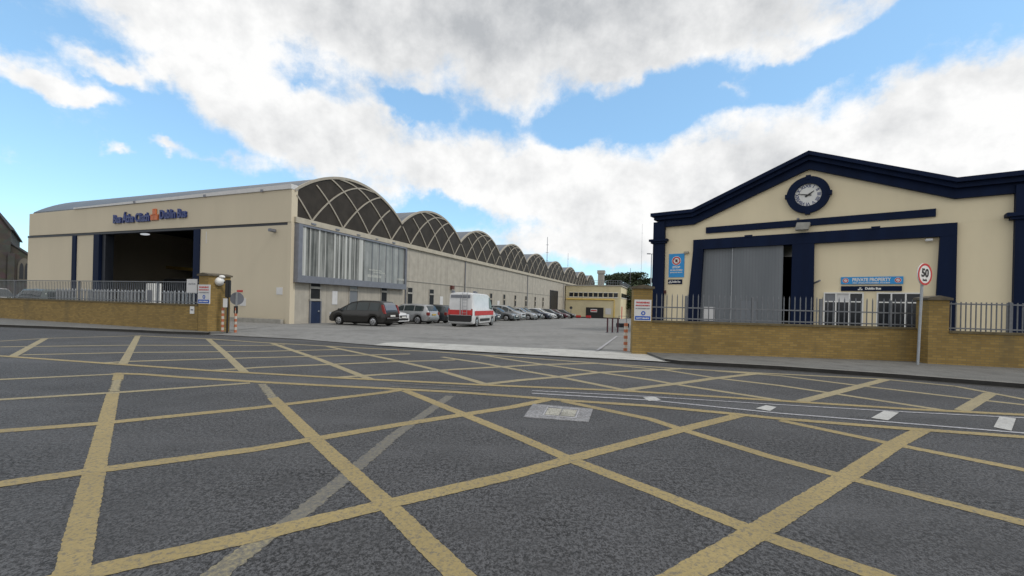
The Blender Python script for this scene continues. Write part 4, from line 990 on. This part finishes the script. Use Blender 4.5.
    # wheels
    for wx in K['wheels']:
        for s in (-1, 1):
            y1_ = s*(Wd-.02); y0_ = s*(Wd-.23)
            w = MB(); w.tube([(wx, y0_, rw_), (wx, y0_+s*.02, rw_), (wx, y1_-s*.02, rw_), (wx, y1_, rw_)], [rw_*.9, rw_, rw_, rw_*.93], 24); w = w.build('wheel', M['tyre'], t, smooth=True)
            r = MB(); r.tube([(wx, y1_+s*.001, rw_), (wx, y1_+s*.012, rw_)], [rw_*.68, rw_*.62], 20); r.build('rim', M['rim'], w, smooth=True)
            h = MB()
            for k in range(5):
                an = 2*PI*k/5; h.add([(wx+math.cos(an+q)*rw_*rr_, y1_+s*.0135, rw_+math.sin(an+q)*rw_*rr_) for q, rr_ in ((-.22, .54), (.22, .54), (.3, .22), (-.3, .22))], [(0, 1, 2, 3)])
            h.build('rim_gap', M['black'], w)
    # lights, grille, bumpers, plates, mirrors
    zf = (topf(Lh-.25)-.10); zr = K['belt']*hs-.05
    for s in (-1, 1):
        wf = wid(Lh-.22); MB().box(Lh-.42, Lh-.06, s*wf*.60 if s > 0 else -wf*.985, wf*.985 if s > 0 else s*wf*.60, zf-.10, zf+.055).build('headlight', M['lamp'], t, smooth=True, bevel=.03)
        wr = wid(-Lh+.2)
        if kind == 'mpv': MB().prism([(-Lh-.012, .85), (-Lh+.22, .85), (-Lh+.36, 1.45*hs), (-Lh+.21, 1.45*hs)], s*wr*.80, s*wr*.965, 'y').build('tail_light', M['tail'], t, bevel=.02)
        elif kind == 'van': MB().box(-Lh-.015, -Lh+.05, s*wr*.86 if s > 0 else -wr*.98, wr*.98 if s > 0 else s*wr*.86, .85, 1.35).build('tail_light', M['tail'], t, bevel=.015)
        else: MB().box(-Lh-.012, -Lh+.28, s*wr*.72 if s > 0 else -wr*.985, wr*.985 if s > 0 else s*wr*.72, zr-.22, zr+.02).build('tail_light', M['tail'], t, bevel=.02)
        mx = K['ws'][1]-.18; tp, sh, w, gw, tt = geo(mx); MB().sphere((mx-.05, s*(w+.09), sh+.08), .11, .8, 1, .75).build('mirror', CP[paint] if kind != 'van' else M['black'], t, smooth=True)
    MB().box(Lh-.07, Lh+.006, -.38, .38, zf-.18, zf-.02).build('grille', M['black'], t, bevel=.01)
    MB().box(Lh-.02, Lh+.022, -.55, .55, .32, .44).build('air_intake', M['black'], t)
    MB().box(Lh+.0, Lh+.035, -.26, .26, .47, .58).build('number_plate', M['white'], t)
    MB().box(-Lh-.03, -Lh+.02, -.26, .26, .66 if kind != 'van' else .5, .77 if kind != 'van' else .61).build('number_plate', M['yellowpipe'] if kind != 'mpv' else M['white'], t)
    wr = wid(-Lh+.05); MB().box(-Lh-.06, -Lh+.10, -wr*.9, wr*.9, .40, .56).build('bumper', M['black'] if kind == 'van' else CP[paint], t, bevel=.03)
    if kind == 'mpv': MB().box(-Lh-.075, -Lh-.062, -wr*.86, wr*.86, .55, .60).build('chrome_strip', M['rim'], t)
    return t
def put(t, x, y, rz): t.location = (x, y, yard_z(y)); t.rotation_euler = (0, 0, rz)
AIN = L.a + PI          # nose toward the wall (local -x of the garage)
AOUT = L.a
# 1 black people carrier, seen from its rear quarter
t = make_car('mpv', 'black', 'black people carrier nearest the blue door with its rear to the yard', 'car'); p = L.w(3.75, 2.2); put(t, p.x, p.y, AIN); t.scale = (.93, .93, .93)
t['label'] = 'black people carrier parked nearest to the blue door'
def slot(b, noseout, kind, paint, label, d=None, hs=1.0, jitter=0):
    t = make_car(kind, paint, label, hs=hs); Lk = KIND[kind]['L']; p = L.w(d if d else 1.0+Lk/2, b); put(t, p.x, p.y, (AOUT if noseout else AIN)+jitter); return t
slot(5.1, True, 'hatch', 'white', 'white hatchback with only its nose showing past the black people carrier', d=2.75)
slot(8.0, False, 'estate', 'silver', 'silver estate car with its tail to the yard right of the people carrier', d=3.2)
slot(10.8, False, 'estate', 'dark', 'dark estate car between the silver estate and the white van', d=3.15)
# row with the noses outward beyond the van
rowpx = [(501.5, 'hatch', 'dark', 'dark hatchback half hidden by the front of the white van'), (519.3, 'saloon', 'grey', 'first grey saloon standing clear to the right of the van'),
         (526, 'mpv', 'silver', 'tall silver people carrier behind the grey saloon'), (538, 'hatch', 'silver', 'silver hatchback in the middle of the far row with its dark bumper'),
         (543.5, 'estate', 'black', 'black estate right of the silver hatchback'), (552.6, 'saloon', 'navy', 'dark blue saloon with pale bonnet edge near the tall dark doorway'),
         (556, 'estate', 'white', 'white car squeezed between dark cars near the tall doorway'), (563.5, 'hatch', 'dark', 'charcoal hatchback second from the far end of the row'),
         (570, 'saloon', 'maroon', 'maroon car next to last in the row'), (576, 'hatch', 'black', 'black hatchback at the far end of the row by the office block')]
prevb = 12
for i, (px, kind, paint, lbl) in enumerate(rowpx):
    nose = 6.7; k, m_ = ray(px, 310); o_ = L.o + L.x*nose
    bb = (k*o_.y - o_.x)/(L.y.x - k*L.y.y); bb = max(bb-.8, prevb+2.35); prevb = bb
    slot(bb, True, kind, paint, lbl, d=nose-KIND[kind]['L']/2, jitter=random.uniform(-.03, .03))
# white van driving away along the aisle
vt = make_car('van', 'white', 'white high roof van with red side band and a ladder on its back doors', 'van', group=None)
vr = G(445.6, 326.6, -.03); 
vdir = Vector((math.sin(R(16)), math.cos(R(16)), 0)); vright = Vector((vdir.y, -vdir.x, 0))
vc = Vector((vr.x, vr.y, 0)) + vright*.95 + vdir*2.7
put(vt, vc.x, vc.y, math.atan2(vdir.y, vdir.x)); vt.scale = (.93, .93, .93)
for s in (-1, 1):
    MB().box(-2.3, 1.9, s*.992 if s > 0 else -.999, .999 if s > 0 else s*.992, .86, 1.20).build('red_band', M['red'], vt)
    MB().box(-1.2, 1.0, s*.990 if s > 0 else -.996, .996 if s > 0 else s*.990, .42, .62).build('black_sill', M['black'], vt)
MB().box(-2.72, -2.70, .05, .93, .90, 1.25).build('red_band', M['red'], vt); MB().box(-2.72, -2.70, -.93, -.05, .90, 1.25).build('red_band', M['red'], vt)
MB().box(-2.735, -2.702, -.90, .90, .48, .86).build('black_lower_panel', M['black'], vt)
ld = MB(); 
for yv in (-.55, -.2): ld.tube([(-2.80, yv, .9), (-2.80, yv, 2.45), (-2.6, yv, 2.62)], .022, 6)
for k in range(6): ld.tube([(-2.80, -.55, 1.05+.24*k), (-2.80, -.2, 1.05+.24*k)], .018, 6)
ld.build('ladder', M['galv'], vt)
MB().box(-2.715, -2.702, -.01, .01, .6, 2.35).build('door_gap', M['black'], vt)
MB().box(-2.716, -2.70, -.75, .75, 2.12, 2.34).build('roof_marker_board', M['steel'], vt)
for k, (x_, y_) in enumerate([(-2.3, .75), (-1.2, -.5), (.4, 0)]): MB().box(x_-.12, x_+.12, y_-.1, y_+.1, 2.49, 2.66).build('roof_fitting', M['steel'], vt, bevel=.02)
# cars behind the left boundary wall
t = make_car('suv', 'white', 'white car cut by the left edge behind the boundary wall', group='cars behind the left boundary wall'); p = at(-6, 296, 29); t.location = (p.x, p.y, .055); t.rotation_euler = (0, 0, R(-15))
t = make_car('suv', 'green', 'grey green car behind the boundary wall in front of the church side', group='cars behind the left boundary wall', hs=.99); p = at(37, 296, 27.6); t.location = (p.x, p.y, .055); t.rotation_euler = (0, 0, R(165))

# ================================================================== MASTS, LAMP POSTS, TREES
def mast(px, pt, Y, r, lbl, h0=-1.2, nm='radio_mast', mat='steel'):
    p = at(px, 300, Y); zt = at(px, pt, Y).z; t = thing(nm, lbl, 'mast', (p.x, p.y, h0))
    MB().tube([(0, 0, 0), (0, 0, zt-h0)], [r, r*.5], 8).build('pole', M[mat], t)
    st = MB()
    for k in range(3): z = (zt-h0)*(.7+.1*k); st.tube([(-r*3, 0, z), (r*3, 0, z)], r*.35, 5)
    st.build('crossbar', M[mat], t); return t
mast(546, 237, 120, .13, 'thin mast standing up behind the fourth arch')
mast(567, 253, 150, .10, 'short faint mast right of the taller one over the arches', mat='galv')
mast(640.5, 224, 170, .075, 'tall pale mast behind the dark trees', mat='galv')
mast(629.7, 268, 130, .12, 'stub mast poking up out of the dark trees')
p = at(650.5, 300, 70); zt = at(650.5, 254, 70).z
t = thing('street_lamp', 'tall grey lamp post just left of the clock building', 'street lamp', (p.x, p.y, -.4))
MB().tube([(0, 0, 0), (0, 0, zt+.4)], [.13, .07], 10).build('pole', M['galv'], t, smooth=True)
MB().box(-.75, -.15, -.15, .15, zt+.35, zt+.5).build('lamp_head', M['steel'], t, bevel=.04); MB().box(.15, .6, -.12, .12, zt+.35, zt+.5).build('lamp_head', M['steel'], t, bevel=.04); MB().tube([(-.2, 0, zt+.42), (.2, 0, zt+.42)], .05).build('lamp_arm', M['galv'], t)

def mat_leaf(name, a, b):
    m, nt, p = nmat(name); co = coord(nt); c = mixc(nt, ramp(nt, noise(nt, co, .9, 4), .35, .65), a, b)
    nt.links.new(c, p.inputs['Base Color']); p.inputs['Roughness'].default_value = .8; return m
M['pine'] = mat_leaf('pine_needles', (.018, .032, .014), (.045, .065, .028)); M['leaf'] = mat_leaf('broad_leaves', (.035, .055, .018), (.07, .10, .035))
def tree(px, Y, ztop, zlow, wid_, lbl, mat='pine', nm='pine_tree', seed=1, h0=-1.2, n=1500):
    rnd = random.Random(seed); p = at(px, 300, Y); t = thing(nm, lbl, 'tree', (p.x, p.y, h0), 0, 'trees beyond the yard')
    H = ztop-h0; zl = zlow-h0; tr = MB(); tr.tube([(0, 0, 0), (.15, .1, H*.5), (0, 0, H*.9)], [.4, .28, .08], 8)
    cl = []
    for k in range(9):
        an = rnd.uniform(0, 2*PI); r = wid_*rnd.uniform(.2, .8); z = zl+(H-zl)*rnd.uniform(.2, .9)
        tr.tube([(0, 0, z*.72), (math.cos(an)*r*.5, math.sin(an)*r*.5, z*.9), (math.cos(an)*r, math.sin(an)*r, z)], [.14, .09, .04], 6); cl.append((math.cos(an)*r, math.sin(an)*r, z, (H-zl)*rnd.uniform(.18, .34)))
    tr.build('trunk', M['bark'], t)
    f = MB(); cl.append((0, 0, H-(H-zl)*.25, (H-zl)*.27))
    for i in range(n):
        c_ = cl[rnd.randrange(len(cl))]; d = Vector((rnd.gauss(0, 1), rnd.gauss(0, 1), rnd.gauss(0, 1))).normalized()*c_[3]*rnd.random()**.4
        q = Vector(c_[:3]) + Vector((d.x*1.7, d.y*1.7, d.z*.8)); s = rnd.uniform(.16, .42)
        a_ = Vector((rnd.gauss(0, 1), rnd.gauss(0, 1), rnd.gauss(0, .5))).normalized()*s; b_ = a_.cross(Vector((rnd.gauss(0, 1), rnd.gauss(0, 1), rnd.gauss(0, 1)))).normalized()*s*.55
        f.add([q-a_-b_*.4, q+b_, q+a_*1.1, q-b_], [(0, 1, 2, 3)])
    f.build('crown', M[mat], t, fixn=False); return t
def zat(px, py, Y): return at(px, py, Y).z
for i, (px, pt, pb, w_, lbl) in enumerate([(611, 275, 288, 3.4, 'dark flat crowned pine rising left of the others above the office block'), (620, 274, 289, 3.4, 'broad dark pine in the middle above the office block'),
                                      (632, 273, 290, 3.6, 'tallest dark pine in the clump above the office block'), (644, 277, 291, 3.6, 'dark pine leaning toward the lamp post')]):
    Y = 128+i*3; tree(px, Y, zat(px, pt, Y), zat(px, pb, Y), w_, lbl, seed=20+i, n=2600)
for i, (px, pt, w_, lbl) in enumerate([(636, 286, 4, 'mid green bushy tree low behind the right gate pillar'), (648, 285, 4, 'mid green bushy tree low behind the lamp post')]):
    Y = 105+i*4; tree(px, Y, zat(px, pt, Y), .5, w_, lbl, 'leaf', 'broadleaf_tree', 40+i, n=2600)
# distant low town / hill line
hl_ = MB(); pts = []
for i in range(41):
    x = -900+i*45; pts.append((x, 6+3*math.sin(i*.9)+2*math.sin(i*2.3)))
hl_.prism([(-900, -3)] + pts + [(900, -3)], 700, 760, 'y'); tag(hl_.build('hills', plain('far_hill_green', (.07, .09, .06), .95, var=.3, scale=.02)), kind='structure')

# ================================================================== WORLD
w = bpy.data.worlds.new('World'); sc.world = w; w.use_nodes = True; nt = w.node_tree; nt.nodes.clear()
out = N(nt, 'ShaderNodeOutputWorld'); bg = N(nt, 'ShaderNodeBackground'); nt.links.new(bg.outputs[0], out.inputs[0])
SUN_EL, SUN_AZ = 50, 115      # azimuth from +Y clockwise toward +X
sky = N(nt, 'ShaderNodeTexSky', sky_type='NISHITA'); sky.sun_disc = False; sky.sun_elevation = R(SUN_EL); sky.sun_rotation = R(SUN_AZ); sky.air_density = 1.0; sky.dust_density = .6; sky.ozone_density = 2.0
SKY_STR = .10
bg.inputs[1].default_value = SKY_STR
tc = N(nt, 'ShaderNodeTexCoord'); sx = N(nt, 'ShaderNodeSeparateXYZ'); nt.links.new(tc.outputs['Generated'], sx.inputs[0])
def mth(op, a, b=None, clamp=False):
    m = N(nt, 'ShaderNodeMath', operation=op); m.use_clamp = clamp
    for i, v in enumerate((a, b)):
        if v is None: continue
        if isinstance(v, (int, float)): m.inputs[i].default_value = v
        else: nt.links.new(v, m.inputs[i])
    return m.outputs[0]
den = mth('MAXIMUM', mth('ADD', sx.outputs[1], 1.0), .08)
cq = N(nt, 'ShaderNodeCombineXYZ'); nt.links.new(mth('DIVIDE', sx.outputs[0], den), cq.inputs[0]); nt.links.new(mth('DIVIDE', sx.outputs[2], den), cq.inputs[1])
Qv = cq.outputs[0]
def q_of(px, py):
    k, m = ray(px, py); v = Vector((k, 1, m)).normalized(); return v.x/(1+v.y), v.z/(1+v.y)
# warp the blob space with noise so edges billow
nz = N(nt, 'ShaderNodeTexNoise'); nz.inputs['Scale'].default_value = 6.5; nz.inputs['Detail'].default_value = 6; nz.inputs['Roughness'].default_value = .6; nt.links.new(Qv, nz.inputs['Vector'])
wv = N(nt, 'ShaderNodeVectorMath', operation='SUBTRACT'); nt.links.new(nz.outputs[1], wv.inputs[0]); wv.inputs[1].default_value = (.5, .5, .5)
ws = N(nt, 'ShaderNodeVectorMath', operation='SCALE'); nt.links.new(wv.outputs[0], ws.inputs[0]); ws.inputs[3].default_value = .12
wa = N(nt, 'ShaderNodeVectorMath', operation='ADD'); nt.links.new(Qv, wa.inputs[0]); nt.links.new(ws.outputs[0], wa.inputs[1]); QW = wa.outputs[0]
def blob(px, py, rx, ry, deg, src=None):
    """soft ellipse in the sky; size given in picture units, deg = tilt (positive rises to the right)"""
    c = q_of(px, py); e = q_of(px+10, py); s = math.hypot(e[0]-c[0], e[1]-c[1])/10
    mp = N(nt, 'ShaderNodeMapping', vector_type='TEXTURE'); mp.inputs['Location'].default_value = (c[0], c[1], 0)
    mp.inputs['Rotation'].default_value = (0, 0, R(deg)); mp.inputs['Scale'].default_value = (rx*s, ry*s, 1)
    nt.links.new(src or QW, mp.inputs[0]); g = N(nt, 'ShaderNodeTexGradient', gradient_type='SPHERICAL'); nt.links.new(mp.outputs[0], g.inputs[0]); return g.outputs[1]
def total(lst):
    acc = None
    for (px, py, rx, ry, dg, wt) in lst:
        v = mth('MULTIPLY', blob(px, py, rx, ry, dg), wt*.62 if wt > 1.2 else wt*.8); acc = v if acc is None else mth('ADD', acc, v)
    return acc
CL = [(420, -30, 620, 165, 0, 2.4), (650, 10, 420, 110, 3, 1.5), (230, 10, 240, 50, -6, .8), (320, 125, 200, 58, -18, 1.9), (480, 185, 230, 70, -8, 1.9), (215, 60, 70, 60, -40, .5),
      (800, 170, 420, 105, 8, 2.4), (960, 110, 220, 90, 18, 1.9), (620, 200, 230, 60, 0, 1.5), (1100, 150, 240, 200, 0, 2),
      (15, 70, 95, 34, -24, 1.6), (60, 98, 80, 18, -12, 1.2), (98, 70, 52, 24, -15, 1.5), (125, 90, 44, 20, -15, 1.5), (160, 84, 22, 14, 0, .9),
      (155, 150, 40, 13, 5, 1.8), (111, 153, 20, 8, 0, 1.0), (205, 155, 80, 18, -6, 1.9), (250, 128, 120, 40, -14, 1.3), (590, 252, 190, 34, -2, 1.3), (480, 232, 60, 16, 0, .5), (725, 90, 60, 18, 5, 1.9), (603, 104, 22, 30, -30, 1.6), (775, 55, 60, 22, 10, .6),
      (-300, 100, 260, 80, 0, 1.4), (1500, 150, 400, 200, 0, 1.6),
      # openings of blue
      (405, 108, 55, 20, 0, -1.3), (300, 95, 70, 22, -20, -.9), (220, 92, 24, 12, 0, -.8), (110, 62, 90, 34, -20, -.5), (160, 130, 80, 50, 0, -.8), (495, 128, 40, 18, 0, -.7), (590, 112, 70, 34, 25, -1.6), (690, 92, 120, 40, 14, -1.6), (850, 52, 180, 32, 18, -1.8), (960, 18, 130, 26, 12, -1.2), (645, 128, 45, 22, 0, -.9),
      (520, 222, 130, 22, 0, -1.1), (430, 212, 60, 18, 0, -.8), (90, 185, 240, 50, 0, -.6)]
cov = total(CL)
n1 = N(nt, 'ShaderNodeTexNoise'); n1.inputs['Scale'].default_value = 8; n1.inputs['Detail'].default_value = 11; n1.inputs['Roughness'].default_value = .66; nt.links.new(Qv, n1.inputs['Vector'])
fb_ = mth('MULTIPLY', mth('SUBTRACT', n1.outputs[0], .53), 3.4)
# unseen cloud behind and overhead, added to take the blue from the ambient light
back = mth('ADD', mth('MULTIPLY', mth('SUBTRACT', .40, sx.outputs[1], True), 2.2), mth('MULTIPLY', mth('SUBTRACT', sx.outputs[2], .55, True), 4.0))
density = mth('ADD', mth('ADD', cov, fb_), back)
mr = N(nt, 'ShaderNodeMapRange', interpolation_type='SMOOTHSTEP'); mr.inputs[1].default_value = .05; mr.inputs[2].default_value = .95; nt.links.new(density, mr.inputs[0]); cloud = mr.outputs[0]
# grey undersides
GR = [(590, 25, 400, 85, 3, 1.25), (440, -20, 500, 70, 0, .7), (760, 20, 170, 40, 6, .5), (620, 195, 160, 40, 0, .25), (930, 145, 150, 22, 8, .25), (560, 268, 120, 14, 0, .3)]
gm = total(GR)
n2_ = N(nt, 'ShaderNodeTexNoise'); n2_.inputs['Scale'].default_value = 5; n2_.inputs['Detail'].default_value = 7; n2_.inputs['Roughness'].default_value = .58
of = N(nt, 'ShaderNodeVectorMath', operation='ADD'); of.inputs[1].default_value = (3.1, 1.7, 0); nt.links.new(Qv, of.inputs[0]); nt.links.new(of.outputs[0], n2_.inputs['Vector'])
gsh = mth('ADD', mth('MULTIPLY', gm, .62), mth('MULTIPLY', mth('SUBTRACT', n2_.outputs[0], .45), 2.2), True)
gsh = mth('MULTIPLY', gsh, mth('MINIMUM', mth('MULTIPLY', density, .9, True), 1.0), True)
k = 1/SKY_STR
# relief: compare the billows with themselves a little further toward the sun
n3 = N(nt, 'ShaderNodeTexNoise'); n3.inputs['Scale'].default_value = 8; n3.inputs['Detail'].default_value = 6; n3.inputs['Roughness'].default_value = .6
n4 = N(nt, 'ShaderNodeTexNoise'); n4.inputs['Scale'].default_value = 8; n4.inputs['Detail'].default_value = 6; n4.inputs['Roughness'].default_value = .6
o4 = N(nt, 'ShaderNodeVectorMath', operation='ADD'); o4.inputs[1].default_value = (.010, .022, 0); nt.links.new(Qv, o4.inputs[0])
nt.links.new(Qv, n3.inputs['Vector']); nt.links.new(o4.outputs[0], n4.inputs['Vector'])
rel = mth('MULTIPLY', mth('SUBTRACT', n4.outputs[0], n3.outputs[0]), 2.2)
gsh = mth('ADD', gsh, mth('ADD', rel, .04), True)
ccol = mixc(nt, gsh, tuple(x*k for x in (1.0, 1.0, .995)), tuple(x*k for x in (.50, .52, .545)))
skm = mixc(nt, 1.0, sky.outputs[0], (1.0, 1.0, 1.0), 'MULTIPLY'); SKYMUL = skm.node
sk = mixc(nt, .5, skm, tuple(x*k for x in (.29, .53, .87)))
fin = mixc(nt, cloud, sk, ccol)
nt.links.new(fin, bg.inputs[0])
SKYMUL.inputs[7].default_value = (2.4, 2.75, 2.5, 1)

sun = bpy.data.lights.new('Sun', 'SUN'); sun.energy = 1.5; sun.angle = R(10); sun.color = (1, .94, .86)
so = bpy.data.objects.new('Sun', sun); COL.objects.link(so)
d = Vector((math.sin(R(SUN_AZ))*math.cos(R(SUN_EL)), math.cos(R(SUN_AZ))*math.cos(R(SUN_EL)), math.sin(R(SUN_EL))))
so.rotation_euler = d.to_track_quat('Z', 'Y').to_euler()

# ================================================================== CAMERA
cam = bpy.data.cameras.new('Camera'); co_ = bpy.data.objects.new('Camera', cam); COL.objects.link(co_); sc.camera = co_
cam.sensor_width = 36; cam.lens = FPX/1024*36; cam.shift_y = (CY-288)/1024; cam.clip_end = 6000; cam.clip_start = .05
c_, s_ = math.cos(ROLL), math.sin(ROLL)
co_.matrix_world = Matrix(((c_, -s_, 0, 0), (0, 0, -1, 0), (s_, c_, 0, EYE), (0, 0, 0, 1)))
sc.view_settings.view_transform = 'Standard'; sc.view_settings.look = 'None'; sc.view_settings.exposure = 0; sc.view_settings.gamma = 1
sc.render.resolution_x = 1024; sc.render.resolution_y = 576
